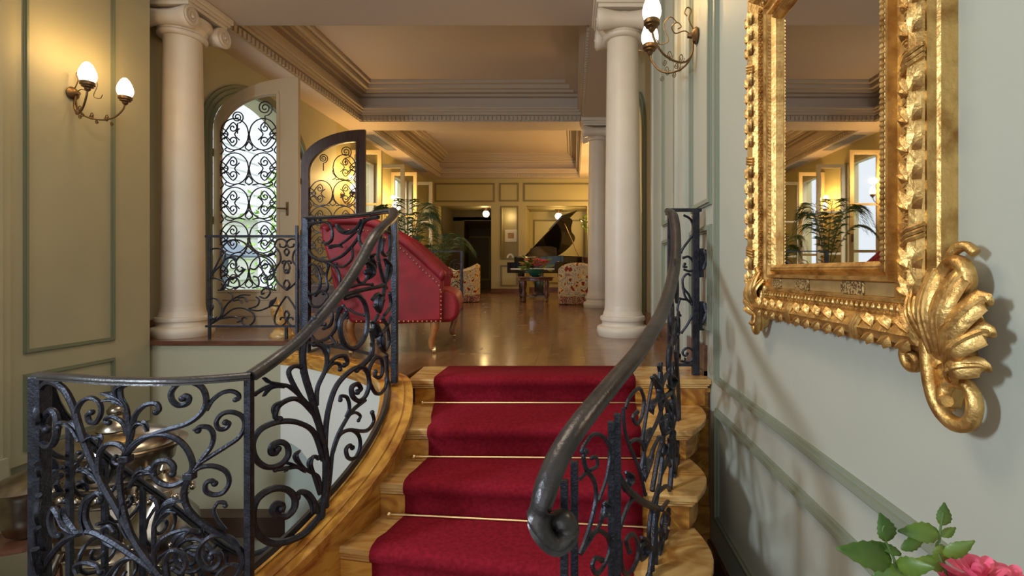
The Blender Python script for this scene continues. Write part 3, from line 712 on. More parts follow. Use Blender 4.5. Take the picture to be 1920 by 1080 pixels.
for pts in ([(440,350),(470,380),(480,430),(450,470)], [(560,560),(530,590),(520,640),(530,690)], [(560,330),(590,380),(580,450),(560,500)], [(500,300),(470,320),(480,350),(520,350)], [(560,800),(540,840),(545,900),(570,950)], [(480,740),(500,770),(520,820),(500,850)]):
    iron_leaf(rk, PCV, tr(pts, *c4), .022)

# ---- landing guard from the newel to the far post
PG = dense([(-1.0,2.66),(-1.12,2.86),(-1.27,3.03),(-1.45,3.2),(-1.7,3.38),(-1.95,3.55),(-2.06,3.62)])
gd = thing('landing_guard', 'dark iron guard along the curved marble landing in front of the red chair', 'railing', (-1.5,3.2,.05))
gt = [P(px,py,ray_plan(px,PG)) for px,py in ((572,409),(610,408),(650,406),(690,402),(712,398))]+[nt]
mk('handrail', rail_shape(cat(gt,4), .020, .012), 'iron', gd, True)
c = P(575,409,ray_plan(575,PG)); post(gd, c, (c.x,c.y,.04), .022)
mk('bottom_rail', MB().sweep(cat([Vector((x,y,.12)) for x,y in PG],2), .012, 4), 'iron', gd)
G = [
 ([(60,100),(110,95),(190,95),(220,150),(215,210),(180,235)], .009),([(180,350),(110,330),(60,270),(50,180),(80,110),(140,90)], .010),
 ([(520,60),(440,80),(400,150),(400,220),(420,250)], .010),([(430,70),(390,190),(330,270),(270,320),(180,350),(110,325)], .009),
 ([(410,80),(380,130),(320,165),(270,150),(250,115)], .010),([(380,150),(300,220),(220,255),(160,220)], .007),
 ([(350,250),(350,330),(300,380),(250,380),(245,365)], .007),([(170,350),(220,370),(260,420),(270,500),(230,560)], .009),
 ([(60,370),(50,470),(70,560),(130,540),(140,450),(100,370),(60,380)], .008),([(130,380),(170,430),(190,400),(180,360)], .007),
 ([(60,580),(90,640),(150,640),(190,580),(150,540),(110,570)], .009),([(160,790),(210,760),(220,690),(180,660),(140,700),(140,760),(170,760)], .010),
 ([(80,830),(120,870),(190,850),(240,790),(250,720),(290,640)], .010),([(150,1080),(190,1000),(180,930),(150,890)], .010),
 ([(180,1050),(240,980),(300,965),(320,1000),(300,1030)], .010),([(170,1050),(215,1015),(260,1020),(275,1050)], .009),
 ([(290,700),(320,720),(310,660),(270,650),(250,700)], .008),([(330,660),(380,690),(430,700)], .007),
 ([(210,840),(250,890),(300,880)], .008),([(80,940),(160,910),(250,880)], .006),([(200,370),(180,450),(190,520),(160,560)], .008)]
for pts, r in G: scroll(gd, PG, tr(pts, *c4), r*1.25, bulb=True)
for pts in ([(200,265),(230,245),(260,245),(290,260)], [(140,880),(170,900),(190,940),(185,990)], [(250,115),(270,140),(310,155),(350,140)], [(60,100),(70,70),(100,75),(110,95)]):
    iron_leaf(gd, PG, tr(pts, *c4), .022)
# edge return post to platform guard
post(gd, (-2.13,3.70,1.0), (-2.1,3.7,.0), .010)

# ---- platform guard between post and left column
PF = [(-3.7,4.6),(-2.1,4.6)]
pg = thing('platform_guard', 'black iron guard with lyre scrolls between the left column and the arched doors', 'railing', (-3.0,4.6,.0))
a, b_ = P(386,443,4.6), P(568,443,4.6)
mk('handrail', MB().box(a.x,b_.x,4.585,4.615,a.z-.012,a.z+.010), 'iron', pg)
mk('bottom_rail', MB().box(a.x,b_.x,4.59,4.61,.11,.13), 'iron', pg)
for px in (393, 557): c = P(px,443,4.6); post(pg, c, (c.x,c.y,0.0), .011)
c = P(537,613,4.6); post(pg, c, (c.x,c.y,0.0), .012)
c = P(566,443,4.6); post(pg, c, (c.x,c.y,0), .016)
c5 = (.2222, 380, 420)
lyre = [[(710,560),(640,500),(605,430),(620,370),(658,310),(650,240),(610,185),(630,135),(680,130),(710,160),(692,195),(655,190),(650,165)],
        [(705,610),(650,690),(610,780),(615,840),(660,862),(700,830),(697,795),(665,790),(655,812)],
        [(710,205),(690,235),(710,270)],[(710,320),(690,310),(672,325),(680,335)],[(705,315),(685,370),(707,415)],[(705,420),(690,400),(710,385)],[(705,470),(685,510),(708,550)],[(708,730),(690,765),(708,800)]]
for pts in lyre:
    scroll(pg, PF, tr(pts, *c5), .0085); scroll(pg, PF, tr([(1420-x,y) for x,y in pts], *c5), .0085)
fl = [[(50,860),(160,790),(250,722),(340,710),(420,750),(437,810),(390,860),(340,842),(333,800),(362,788),(376,806)],[(150,800),(230,788),(290,790),(315,820),(290,828)],
 [(160,785),(190,700),(250,640),(330,600),(400,600)],[(250,650),(252,600),(215,573)],[(260,650),(310,640),(335,670)],[(300,625),(350,620),(377,660)],[(390,715),(460,690),(477,640),(450,615)],
 [(400,720),(470,732),(540,710),(590,680),(620,620)],[(590,690),(650,690)],[(480,610),(530,627),(570,580),(550,540),(503,560),(500,592),(520,585)],[(40,640),(110,630),(160,700),(150,780),(80,830)],
 [(40,480),(100,400),(170,330),(190,250),(150,210),(70,220),(55,320)],[(50,470),(140,300),(165,200),(230,140),(310,138),(370,180),(350,240),(290,300),(280,360),(310,402),(342,380),(325,365)],
 [(370,180),(460,250),(482,330),(440,382),(400,372)],[(380,120),(400,200),(470,250),(560,270),(620,230)],[(60,460),(120,460),(190,500),(180,550),(130,560)],[(60,840),(60,760),(90,700),(70,680),(45,720)],
 [(480,270),(540,290),(590,340),(600,420),(570,470),(520,450)],[(210,530),(230,470),(290,460),(310,520),(270,550)],[(420,540),(470,520),(470,460),(430,440)],[(620,560),(560,540),(540,460),(500,380),(510,350),(560,340)],
 [(560,330),(590,390),(560,410)],[(150,560),(220,460),(300,440),(360,380)]]
for pts in fl: scroll(pg, PF, tr(pts, *c5), .008)
for pts in ([(560,700),(580,660),(610,640),(615,620)], [(210,290),(240,280),(270,290),(285,310)], [(60,770),(80,800),(110,800),(120,780)], [(540,275),(570,255),(600,250),(615,235)]): iron_leaf(pg, PF, tr(pts, *c5), .016)

# ---- right balustrade
PRV = dense([(-.06,1.10),(.16,1.50),(.34,1.90),(.49,2.30),(.568,2.62),(.60,3.0)])
rt = thing('balustrade', 'dark iron balustrade right of the red stairs, thick handrail ending in a scroll', 'balustrade', (.3,1.9,-.4))
hp = [P(*v) for v in ((1254,397,3.0),(1262,405,2.88),(1267,440,2.74),(1265,500,2.48),(1246,575,2.08),(1205,648,1.70),(1150,715,1.42),(1093,785,1.24),(1050,850,1.15),(1022,918,1.10),(1012,962,1.09),(1019,1000,1.085),(1042,1019,1.09),(1062,1003,1.10),(1058,975,1.11),(1043,975,1.12))]
hh = cat(hp, 5)
mk('handrail', rail_shape(hh, .029, .018), 'handrail', rt, True)
mk('handrail_scroll_eye', MB().ball(P(1043,988,1.12), (.034,.022,.024), 12, 8), 'iron', rt, True)
c7 = (.3704, 980, 680)
def pbar(px0, py0, py1, w=.011):
    d = ray_plan(px0, PRV); a = P(px0,py0,d); b_ = P(px0,py1,d); return post(rt, a, b_, w, 'baluster')
for px, y0 in ((1058,900),(1077,865),(1146,790),(1158,775),(1229,960)): pbar(px, y0, 1330, .010)
c = Vector((.60,3.0,1.02)); post(rt, c, (c.x,c.y,0.0), .012, 'newel_post')
D7 = [
 ([(290,970),(330,860),(370,700),(362,600),(325,545),(308,480),(320,450)], .008),([(340,545),(378,522),(372,478),(350,482)], .006),([(290,590),(320,560),(345,570)], .006),
 ([(385,700),(420,600),(440,500),(440,430),(400,370),(350,368),(305,430),(300,450)], .007),([(300,960),(400,800),(420,710)], .007),
 ([(330,885),(380,850),(428,880),(440,950),(410,1030),(375,1068),(353,1030),(368,990),(400,998)], .008),
 ([(510,230),(515,330),(540,420),(590,540),(620,665)], .008),([(520,230),(545,170),(590,130),(614,185),(605,265),(580,312),(558,275),(580,250)], .008),
 ([(605,395),(630,240),(658,90),(670,65),(688,90)], .008),([(480,560),(520,630),(600,700),(680,740)], .015),([(670,740),(670,900),(640,1080)], .013),
 ([(490,840),(530,730),(565,680)], .009),([(495,900),(500,1020),(530,1072),(578,1000),(582,910),(555,868),(525,900),(540,955)], .009),
 ([(600,545),(620,430),(680,300),(720,180)], .010),([(540,405),(580,388),(610,425),(620,525)], .008),([(625,565),(660,440),(690,380)], .010),
 ([(655,650),(685,480),(715,360),(735,250),(710,180)], .012),([(700,565),(735,480),(755,360),(740,300)], .012),([(680,660),(730,625),(745,680),(705,740)], .011),
 ([(720,885),(702,820),(720,760),(742,800),(730,880)], .010),([(745,640),(758,440),(750,300),(755,200)], .014),([(640,1080),(660,900),(690,740)], .010),([(700,1000),(720,900),(740,780),(750,650)], .012),
 ([(730,60),(700,120),(715,170),(750,150)], .014),([(690,10),(700,80),(690,140)], .012),([(620,900),(640,950),(600,990),(595,930),(625,910)], .012),
 ([(775,-60),(790,200),(788,420),(772,640),(745,880),(715,1090),(700,1250)], .013),([(700,0),(690,160),(712,360),(700,560),(670,760),(655,1100),(650,1250)], .011),
 ([(760,-120),(740,60),(770,260),(745,420),(770,560),(740,760)], .011),([(735,760),(765,600),(780,480),(760,360),(735,440),(745,520)], .010),([(690,620),(650,760),(640,900),(670,960),(700,900),(690,850)], .010),
 ([(720,180),(755,240),(750,330),(715,360),(700,300),(725,270)], .010)]
for pts, r in D7: scroll(rt, PRV, tr(pts, *c7), r*.85, bulb=True)
for pts in ([(650,70),(690,130),(690,180),(650,220)], [(650,330),(630,360),(610,400),(620,440)], [(520,550),(545,575),(540,610),(510,650)], [(680,180),(660,200),(650,230),(660,260)], [(660,460),(640,500),(620,560),(620,600)],
            [(740,330),(760,350),(750,400),(735,380)], [(410,710),(425,730),(415,770),(390,790)], [(600,880),(620,900),(625,960),(600,1000)], [(750,60),(770,90),(750,130),(730,110)], [(700,400),(720,430),(700,470),(690,440)]):
    iron_leaf(rt, PRV, tr(pts, *c7), .017)
# dense scrolls along the steep receding part (built in the rail's own surface)
for (y, z, r, tw) in ((2.15,.25,.07,2.1),(2.3,.42,.09,-2.1),(2.4,.10,.09,2.2),(2.5,.62,.09,2.0),(2.55,.33,.08,-2.2),(2.7,.55,.10,2.2),(2.72,.20,.10,-2.0),(2.8,.80,.08,2),(2.35,-.10,.08,2),(2.15,.0,.07,-2),(2.85,.33,.08,2)):
    kx = lambda yy: (.47+(yy-2.3)*.28)
    pts = [Vector((kx(y+a), y+a, z+b_)) for a, b_ in spiral(0,0,r,60,tw,.12)]
    mk('scroll', MB().sweep(pts, .009, 6), 'iron', rt, True)
low = [Vector((x, y, max(-1.0, -1.33+.46*y-.02))) for x, y in PRV]
mk('bottom_rail', MB().sweep(low, .012, 4), 'iron', rt)
# small guard from right newel to the wall
gr = thing('wall_guard', 'short black iron guard fixed to the right wall by two brackets', 'railing', (.7,3.0,0))
mk('handrail', MB().box(.575,.80,2.985,3.02,1.02,1.04), 'iron', gr, bevel=.003)
c = P(1304,395,3.0); post(gr, c, (c.x,c.y,0), .021)
mk('bottom_rail', MB().box(.60,.78,2.99,3.01,.055,.072), 'iron', gr)
c6 = (1/3, 980, 380); PW = [(.5,3.0),(.83,3.0)]
for pts in ([(905,70),(945,95),(962,150),(950,190),(910,245),(890,280)], [(905,375),(945,385),(962,345),(935,305),(905,310)], [(925,362),(905,360),(912,345)], [(945,412),(925,400),(900,430),(905,480),(935,520),(958,590)],
            [(885,540),(940,555),(960,610),(930,680),(895,730)], [(890,890),(940,895),(965,850),(935,817),(905,830),(900,850),(915,862),(925,850)], [(900,470),(915,530),(950,570)], [(890,640),(870,600),(885,540)]):
    scroll(gr, PW, tr(pts, *c6), .008, bulb=True)
for z in (.66, .33):
    q = MB().box(.785,.812,2.985,3.015,z-.05,z+.13); q.box(.80,XR,2.99,3.01,z+.05,z+.08); q.sweep([(.81,2.97,z+.12),(.822,2.96,z+.06),(.80,2.96,z)], .012, 6); q.ball((.825,2.97,z+.10), .02, 8, 6)
    mk('bracket', q, 'iron', gr)

# ================================================================ MIRROR (on the right wall)
MY0, MY1, MZ0, MZ1 = 1.227, 1.872, .675, 1.635
mt = thing('gilded_mirror', 'large gilded carved mirror hanging on the pale right wall', 'mirror', (XR, 1.55, .47))
def mp_(y, z, w): return Vector((XR-w, y, z))
prof = [(0,.018),(0,.040),(.012,.052),(.026,.050),(.036,.040),(.040,.056),(.050,.056),(.054,.034),(.090,.034),(.094,.046),(.102,.046),(.106,.040),(.130,.052),(.136,.050),(.150,.068),(.172,.080),(.190,.074),(.198,.060),(.204,.060),(.206,.040),(.214,.036),(.216,.0)]
vs = []; fs = []; n = len(prof)
for (y, z, sy, sz) in ((MY0,MZ0,-1,-1),(MY1,MZ0,1,-1),(MY1,MZ1,1,1),(MY0,MZ1,-1,1)):
    for o_, w_ in prof: vs.append(mp_(y+sy*o_*(.89 if sy < 0 else 1.12), z+sz*o_, w_))
for c_ in range(4):
    d_ = (c_+1) % 4
    for k in range(n-1): fs.append((c_*n+k, c_*n+k+1, d_*n+k+1, d_*n+k))
mk('frame', MB().add(vs, fs), 'gold', mt)
mk('glass', MB().box(XR-.026, XR-.002, MY0-.01, MY1+.01, MZ0-.01, MZ1+.01), 'mirror', mt)
# carved runs: side = which member, along coordinate t, outward offset o
def member(side, t, o_, w_):
    if side == 'b': return mp_(t, MZ0-o_, w_)
    if side == 't': return mp_(t, MZ1+o_, w_)
    if side == 'n': return mp_(MY0-o_*.89, t, w_)
    return mp_(MY1+o_*1.12, t, w_)
def dirs(side):
    if side in 'bt': return Vector((0,1,0)), Vector((0,0,-1 if side == 'b' else 1))
    return Vector((0,0,1)), Vector((0,-1 if side == 'n' else 1,0))
def petal(mb, c, along, across, L_, Wd, H_, out=Vector((-1,0,0))):
    """small carved leaf: ridge with two flanks and a turned-up tip"""
    tip = c+along*L_+out*H_*.35; mid = c+along*L_*.45
    vs = [c, mid+across*Wd, tip, mid-across*Wd, c+along*L_*.40+out*H_, c+out*H_*.4, c+along*L_*.8+out*H_*.9]
    mb.add(vs, [(0,1,5),(5,1,4),(1,6,4),(1,2,6),(0,5,3),(5,4,3),(3,4,6),(3,6,2)])
rngs = {'b':(MY0,MY1),'t':(MY0,MY1),'n':(MZ0,MZ1),'f':(MZ0,MZ1)}
bead = MB(); egg = MB(); out = Vector((-1,0,0))
for sd in 'btnf':
    a, c = rngs[sd]; al, ac = dirs(sd)
    k = int((c-a)/.014)
    for i in range(k+1):
        q = member(sd, a+(c-a)*i/k, .019, .050); petal(bead, q-al*.006, (al+ac*.35).normalized(), (ac-al*.35).normalized(), .018, .006, .011)
    a -= .10; c += .10; k = int((c-a)/.024)
    for i in range(k+1):
        q = member(sd, a+(c-a)*i/k, .118, .046)
        egg.ball(q, (.010, abs(al.y)*.0075+abs(ac.y)*.012, abs(al.z)*.0075+abs(ac.z)*.012), 6, 4)
        q2 = [q+al*.0115*cos(t_)+ac*.015*sin(t_)+out*.006 for t_ in [R(-60)+R(300)*j/6 for j in range(7)]]
        egg.sweep(q2, .0022, 4)
mk('bead_carving', bead, 'gold', mt, kind='stuff', smooth=True); mk('egg_carving', egg, 'gold', mt, kind='stuff', smooth=True)
for sd in 'btnf':     # laurel garland, each leaf spray a piece
    a, c = rngs[sd]; a -= .14; c += .14; al, ac = dirs(sd); stp = .062; k = int((c-a)/stp)
    for i in range(k):
        q = MB(); cc = member(sd, a+(c-a)*i/k, .172, .074)
        if i % 6 == 3:
            for u_ in (-.012, 0, .012): q.sweep([cc+ac*.034*s_-out*.012*abs(s_)+al*(u_+.01*s_)+out*.008 for s_ in (-1,-.5,0,.5,1)], .006, 6)
        else:
            for an, L_, off_ in ((0,.066,0),(30,.056,.012),(-30,.056,-.012),(58,.038,.016),(-58,.038,-.016)):
                d_ = (al*cos(R(an))+ac*sin(R(an))); e_ = (ac*cos(R(an))-al*sin(R(an)))
                petal(q, cc+ac*off_*.6-al*.008, d_, e_, L_, .015, .011)
            for s_ in (-1, 1): q.ball(cc+ac*.022*s_-al*.004+out*.002, .005, 6, 4)
        mk('laurel_spray', q, 'gold', mt, smooth=True)
# plain band with punched cushions along the bottom member
q = MB().box(XR-.037, XR-.03, MY0-.04, MY1+.04, MZ0-.09, MZ0-.056); mk('matt_band', q, 'gold_flat', mt)
for y, hl in ((1.36,.055),(1.66,.05),(1.86,.035)):
    q = MB(); pl = [(-hl,-.015),(-hl*.85,-.019),(hl*.85,-.019),(hl,-.015),(hl,.015),(hl*.85,.019),(-hl*.85,.019),(-hl,.015)]
    q.prism([(XR-.036, y+a, MZ0-.073+b_) for a,b_ in pl], (-.007,0,0)); mk('punched_cushion', q, 'gold_punch', mt, bevel=.003)
# acanthus corner ornaments
def ornament(y0, z0, sy, sc, parent, wx=.055):
    """sy: +1 mirrors toward larger y.  Local a to the camera side, b up."""
    def Q(a, b_, w_=wx): return Vector((XR-w_, y0-sy*a*sc, z0+b_*sc))
    def S(pts, r, taper=0, name='acanthus_scroll', flat=1.0):
        c = cat([Q(*p) for p in pts], 5); mk(name, MB().sweep(c, [x*sc for x in r] if hasattr(r,'__len__') and len(r)==len(c) else r*sc, 8, taper, flat, up=(1,0,0)), 'gold', parent, True)
    mk('acanthus_body', MB().prism([Q(a,b_,.012) for a,b_ in ((-.06,.34),(-.03,.18),(.03,.02),(.08,-.03),(.11,.08),(.15,.14),(.13,.24),(.14,.36),(.08,.44),(.03,.40))], (-.045,0,0)), 'gold', parent, bevel=.012, smooth=True)
    # big volute at the foot
    S([(.0,.30,.05),(.005,.20,.055),(.02,.10,.06),(.05,.0,.06),(.10,-.055,.055),(.165,-.045,.05),(.19,.02,.05),(.165,.075,.05),(.115,.08,.055),(.09,.045,.06),(.105,.015,.07),(.13,.02,.075)], .030, .35)
    S([(-.05,.30,.04),(-.02,.18,.045),(.02,.06,.045),(.07,-.035,.04)], .022, .2)
    mk('scroll_eye', MB().lathe([(.034*sc,0),(.034*sc,.02*sc),(.024*sc,.03*sc),(.02*sc,.05*sc),(.012*sc,.058*sc)], (0,0,0), 'x', 16) , 'gold', parent, True).location = Q(.125,.02,.10)-OFF[parent.name]
    # small volute toward the mirror foot
    S([(.06,.12,.05),(.0,.17,.05),(-.05,.19,.05),(-.105,.175,.05),(-.13,.13,.05),(-.11,.09,.05),(-.07,.09,.05),(-.06,.125,.055),(-.085,.14,.06)], .024, .25)
    # upper volute
    S([(.02,.33,.04),(.06,.42,.05),(.10,.47,.05),(.15,.455,.05),(.165,.40,.05),(.13,.365,.055),(.10,.385,.06),(.11,.41,.065)], .030, .3)
    S([(.06,.42,.04),(.09,.50,.045),(.13,.525,.04),(.165,.50,.035)], .020, .2)
    # fan of lobed leaves
    for base, tip, w_ in (((.12,.07),(.225,.15),.024),((.11,.09),(.235,.255),.030),((.10,.10),(.225,.35),.030),((.08,.12),(.15,.42),.032),((.05,.12),(.05,.43),.030),((.02,.16),(-.04,.38),.022),((.10,.20),(.20,.30),.018)):
        b0 = Vector(base); t0 = Vector(tip); mid = (b0+t0)/2+Vector((.0,.02)); c = cat([Q(b0.x,b0.y,.05), Q(mid.x,mid.y,.085), Q(t0.x,t0.y,.060), Q(t0.x+.008,t0.y-.012,.045)], 6)
        m_ = len(c); rs = [max(.003, w_*.62*sc*sin(pi*(.12+.80*i/(m_-1)))) for i in range(m_)]
        q = MB().sweep(c, rs, 10, 0, 2.4, up=(1,0,0))
        for s_ in (-1, 1):
            q.sweep([p+Vector((-.008, s_*.010*sc, -s_*.006*sc)) for p in c[2:-2]], [r_*.55 for r_ in rs[2:-2]], 6)
        mk('acanthus_leaf', q, 'gold', parent, True)
ornament(1.05, .375, 1, .62, mt)
ornament(1.98, .42, -1, .50, mt)

# ================================================================ DOOR LEAVES and CASEMENTS on the left wall
def arch_outline(w, h_lo, h_hi, n=14, hinge_r=.35):
    """outline of half an arched double door: hinge side low, meeting stile high"""
    pts = [(0,0),(w,0),(w,h_hi)]
    for k in range(1, n+1):
        a = R(90)+R(90)*k/n; pts.append((w+w*cos(a), h_lo+(h_hi-h_lo)*sin(a)))
    return pts
def grille(parent, x0, w, z0, z1, y, edge_fn, m='grille'):
    """scrolled iron grille: pairs of C scrolls, rows share their meshes"""
    ph = .405; rows = int((z1-z0)/ph)+1; hw = w/2; R0 = hw*.49; base = {}
    shapes = []
    cx = hw*.5
    for sg in (1, -1):
        outer = [(cx+R0*cos(R(a)), ph/2+sg*R0*1.12*sin(R(a))) for a in (180,150,120,90,60,30,5)]
        inner = [(cx+.02+b_[0], ph/2+sg*(.075+b_[1])) for b_ in [(c[0], c[1]) for c in spiral(0,0,.068,-20,1.6,.15,8)]]
        shapes.append(outer[::1]+[(cx+R0*.85, ph/2+sg*-.01)]+inner[2:])
    shapes += [[(cx+R0*.75, ph/2-.06),(cx+R0*.45, ph/2),(cx+R0*.75, ph/2+.06),(cx+R0*1.0,ph/2+.085)],[(cx+R0*.5,ph/2),(cx+R0*1.0,ph/2+.02)],[(cx+R0*.2,ph/2-.10),(cx+R0*.6,ph/2-.03),(cx+R0*1.02,ph/2-.09)],
               [(cx-R0*.95,ph*.5-.02),(cx-R0*1.02,ph*.30),(cx-R0*.75,ph*.12),(cx-R0*1.05,ph*.02)]]
    shapes += [[(cx-R0*.75, ph*.02),(cx-R0*.2, ph*.06),(cx+R0*.3, ph*-.02),(cx+R0*.7, ph*.05),(cx+R0*.55, ph*.11)],[(cx+R0*.95,ph*.16),(cx+R0*.80,ph*.02),(cx+R0*1.0,ph*-.08)],[(cx-R0*.35,ph*.33),(cx,ph*.5),(cx-R0*.35,ph*.67)]]
    for s_ in (1, -1):
        for sh in shapes:
            c = cat([Vector((s_*a, 0, b_)) for a, b_ in sh], 3)
            mb = MB().sweep([Vector((p.x,0,p.z)) for p in c], .0075, 5)
            me = None
            for r_ in range(rows):
                zz = z0+r_*ph
                xm = x0+hw+s_*cx
                if zz+ph > edge_fn(xm-.08)+.02:
                    continue
                if me is None:
                    o = mk('scroll', mb, m, parent, True); me = o
                else:
                    o = me.copy(); COL.objects.link(o)
                o.location = (x0+hw, y, zz)
    # crowning scrolls that follow the arch
    for (fx, r_) in ((.30,.075),(.78,.095)):
        zx = edge_fn(x0+w*fx); cz = zx-r_-.05
        c = [Vector((x0+w*fx+a, y, cz+b_)) for a, b_ in spiral(0,0,r_,-90,2.2,.12)]
        c = [Vector((x0+w*fx, y, cz-r_-.12))]+c; mk('scroll', MB().sweep(c, .0075, 5), m, parent, True)
def leaf_door(name, label, y, x_h, w, h_lo, h_hi, frame_m, st_l, st_r, top, zb, th=.05):
    t = thing(name, label, 'door', (0,0,0), world=False)
    o = arch_outline(w, h_lo, h_hi); wi = w-st_l-st_r; io = arch_outline(wi, h_lo-.10, h_hi-top)
    inner = [(a+st_l, b_ if b_ > .001 else zb) for a, b_ in io]
    inner[0] = (st_l, zb); inner[1] = (st_l+wi, zb)
    q = MB().ring([(a,0,b_) for a,b_ in o], [(a,0,b_) for a,b_ in inner], (0,th,0)); mk('frame', q, frame_m, t, bevel=.004)
    i1 = [(a+st_l-.03, max(b_,.001)) for a,b_ in arch_outline(wi+.06, h_lo-.08, h_hi-top+.035)]; i1[0] = (st_l-.03, zb-.03); i1[1] = (st_l+wi+.03, zb-.03)
    q = MB().ring([(a,-.012,b_) for a,b_ in i1], [(a,-.012,b_) for a,b_ in inner], (0,.02,0)); mk('glazing_bead', q, frame_m, t, bevel=.003)
    q = MB().prism([(a,.030,b_) for a,b_ in inner], (0,.004,0)); mk('pane', q, 'glass', t)
    q = MB(); q.ring([(st_l,-.001,.12),(w-st_r,-.001,.12),(w-st_r,-.001,zb-.08),(st_l,-.001,zb-.08)],[(st_l+.04,-.001,.16),(w-st_r-.04,-.001,.16),(w-st_r-.04,-.001,zb-.12),(st_l+.04,-.001,zb-.12)],(0,-.012,0)); mk('panel_moulding', q, frame_m, t)
    # handle and lock
    q = MB(); hx = w-st_r*.5; q.box(hx-.012,hx+.012,-.012,0,1.30,1.46); q.sweep([(hx,-.01,1.38),(hx,-.05,1.38),(hx-.09,-.05,1.38)], .009, 6); mk('handle', q, 'bronze', t, True)
    for z in (.55, 1.2, 2.0): mk('hinge', MB().lathe([(.012,z),(.012,z+.09)], (-.004,-.004,0), n=8), 'bronze', t)
    hi_i = h_hi-top; lo_i = h_lo-.10
    def edge(x): 
        u = (st_l+wi-x)/wi; u = min(1,max(0,u)); return lo_i+(hi_i-lo_i)*math.sqrt(max(0,1-u*u))
    grille(t, st_l, wi, zb+.01, hi_i, .012, edge)
    t.location = (x_h, y, 0); return t
leaf_door('door_leaf', 'beige arched door leaf standing open, glazed behind a scrolled iron grille', 5.65, -4.24, 1.0, 2.34, 2.93, 'beige', .075, .25, .20, .43)
leaf_door('door_leaf', 'dark brown wooden arched door leaf standing open behind the red chair', 7.46, -4.24, 1.0, 2.30, 2.85, 'darkdoor', .13, .14, .19, .43)
def casement(y, label, w=.60, m='cream', z0=.12, z1=2.95):
    t = thing('casement', label, 'window', (0,0,0), 'casements swung open in the far room', world=False)
    q = MB().ring([(0,0,z0),(w,0,z0),(w,0,z1),(0,0,z1)], [(.08,0,z0+.1),(w-.08,0,z0+.1),(w-.08,0,z1-.08),(.08,0,z1-.08)], (0,.05,0)); mk('frame', q, m, t, bevel=.004)
    mk('glazing_bar', MB().box(.08,w-.08,.01,.04,1.0,1.05), m, t); mk('glazing_bar', MB().box(.08,w-.08,.01,.04,1.9,1.94), m, t)
    mk('pane', MB().box(.08,w-.08,.022,.027,z0+.1,z1-.08), 'glass', t); mk('handle', MB().box(w-.05,w-.03,-.04,0,1.2,1.35), 'bronze', t)
    t.location = (XU+.005, y, 0)
casement(9.12, 'cream casement swung open beside the dark door leaf, nearest one')
casement(10.34, 'cream casement swung open behind the nearest palm, second one')
casement(11.17, 'cream casement swung open between palm and wall lights, third one')
casement(12.38, 'cream casement swung open furthest back against the far wall')
# window surrounds
for nm, a, c in (('window_1',9.15,10.36),('window_2',11.2,12.4)):
    q = MB().ring([(XU-.14,a,.12),(XU-.14,c,.12),(XU-.14,c,2.97),(XU-.14,a,2.97)],[(XU-.14,a+.05,.17),(XU-.14,c-.05,.17),(XU-.14,c-.05,2.92),(XU-.14,a+.05,2.92)],(.1,0,0))
    struct(nm, q, 'cream')
# sheer curtain-like air: two ceiling grilles on the soffit of the far room
for y, lab in ((10.0,'long grey air grille in the left soffit, nearer one'),(12.3,'long grey air grille in the left soffit, further one')):
    t = thing('air_vent', lab, 'vent', (-4.0,y,BEAM), 'air grilles in the soffit')
    mk('frame', MB().ring([(-4.12,y-.6,BEAM-.012),(-3.9,y-.6,BEAM-.012),(-3.9,y+.6,BEAM-.012),(-4.12,y+.6,BEAM-.012)],[(-4.10,y-.58,BEAM-.012),(-3.92,y-.58,BEAM-.012),(-3.92,y+.58,BEAM-.012),(-4.10,y+.58,BEAM-.012)],(0,0,.011)), 'outdark', t)
    for k in range(4): mk('slat', MB().box(-4.09+k*.045,-4.07+k*.045,y-.58,y+.58,BEAM-.010,BEAM-.001), 'outdark', t)

# ================================================================ EXTERIOR seen through the door
q = MB().box(-14,-6.9,-1,22,-.3,-.12); mk('lawn', q, 'grassm', kind='structure')
q = MB().box(-6.9,-4.56,-1,22,-.3,-.14); mk('terrace', q, 'outwall', kind='structure')
q = MB(); q.box(-9.6,-9.2,3,14,-.2,2.1)
for k in range(14): q.box(-9.2,-9.17,3,14,.3*k+.1,.3*k+.14)
q.box(-9.8,-9.05,3,14,2.1,2.2); struct('wall_garden', q, 'outwall')
t = thing('parasol', 'folded blue-grey garden parasol seen through the door grille', 'parasol', (-6.4,8.55,-.12))
q = MB(); q.lathe([(.03,-.12),(.03,1.75)], (-6.4,8.55,0), n=10); mk('pole', q, 'outdark', t, True)
vs = []; q = MB()
n_ = 20; rr = [(.04,1.35),(.30,1.18),(.62,.92),(.60,.90),(.2,.95),(.16,.4),(.10,.1)]
for r_, z in rr:
    for k in range(n_): a = 2*pi*k/n_; f_ = 1+.16*(k%2)*(1 if z < 1.1 else .3); vs.append((-6.4+r_*f_*cos(a), 8.55+r_*f_*sin(a), z))
fs = [(i*n_+k,i*n_+(k+1)%n_,(i+1)*n_+(k+1)%n_,(i+1)*n_+k) for i in range(len(rr)-1) for k in range(n_)]
q.add(vs, fs); mk('canopy', q, 'parasol', t, True)
mk('base', MB().lathe([(.28,-.12),(.28,-.06),(.05,-.03)], (-6.4,8.55,0), n=16), 'outdark', t, True)
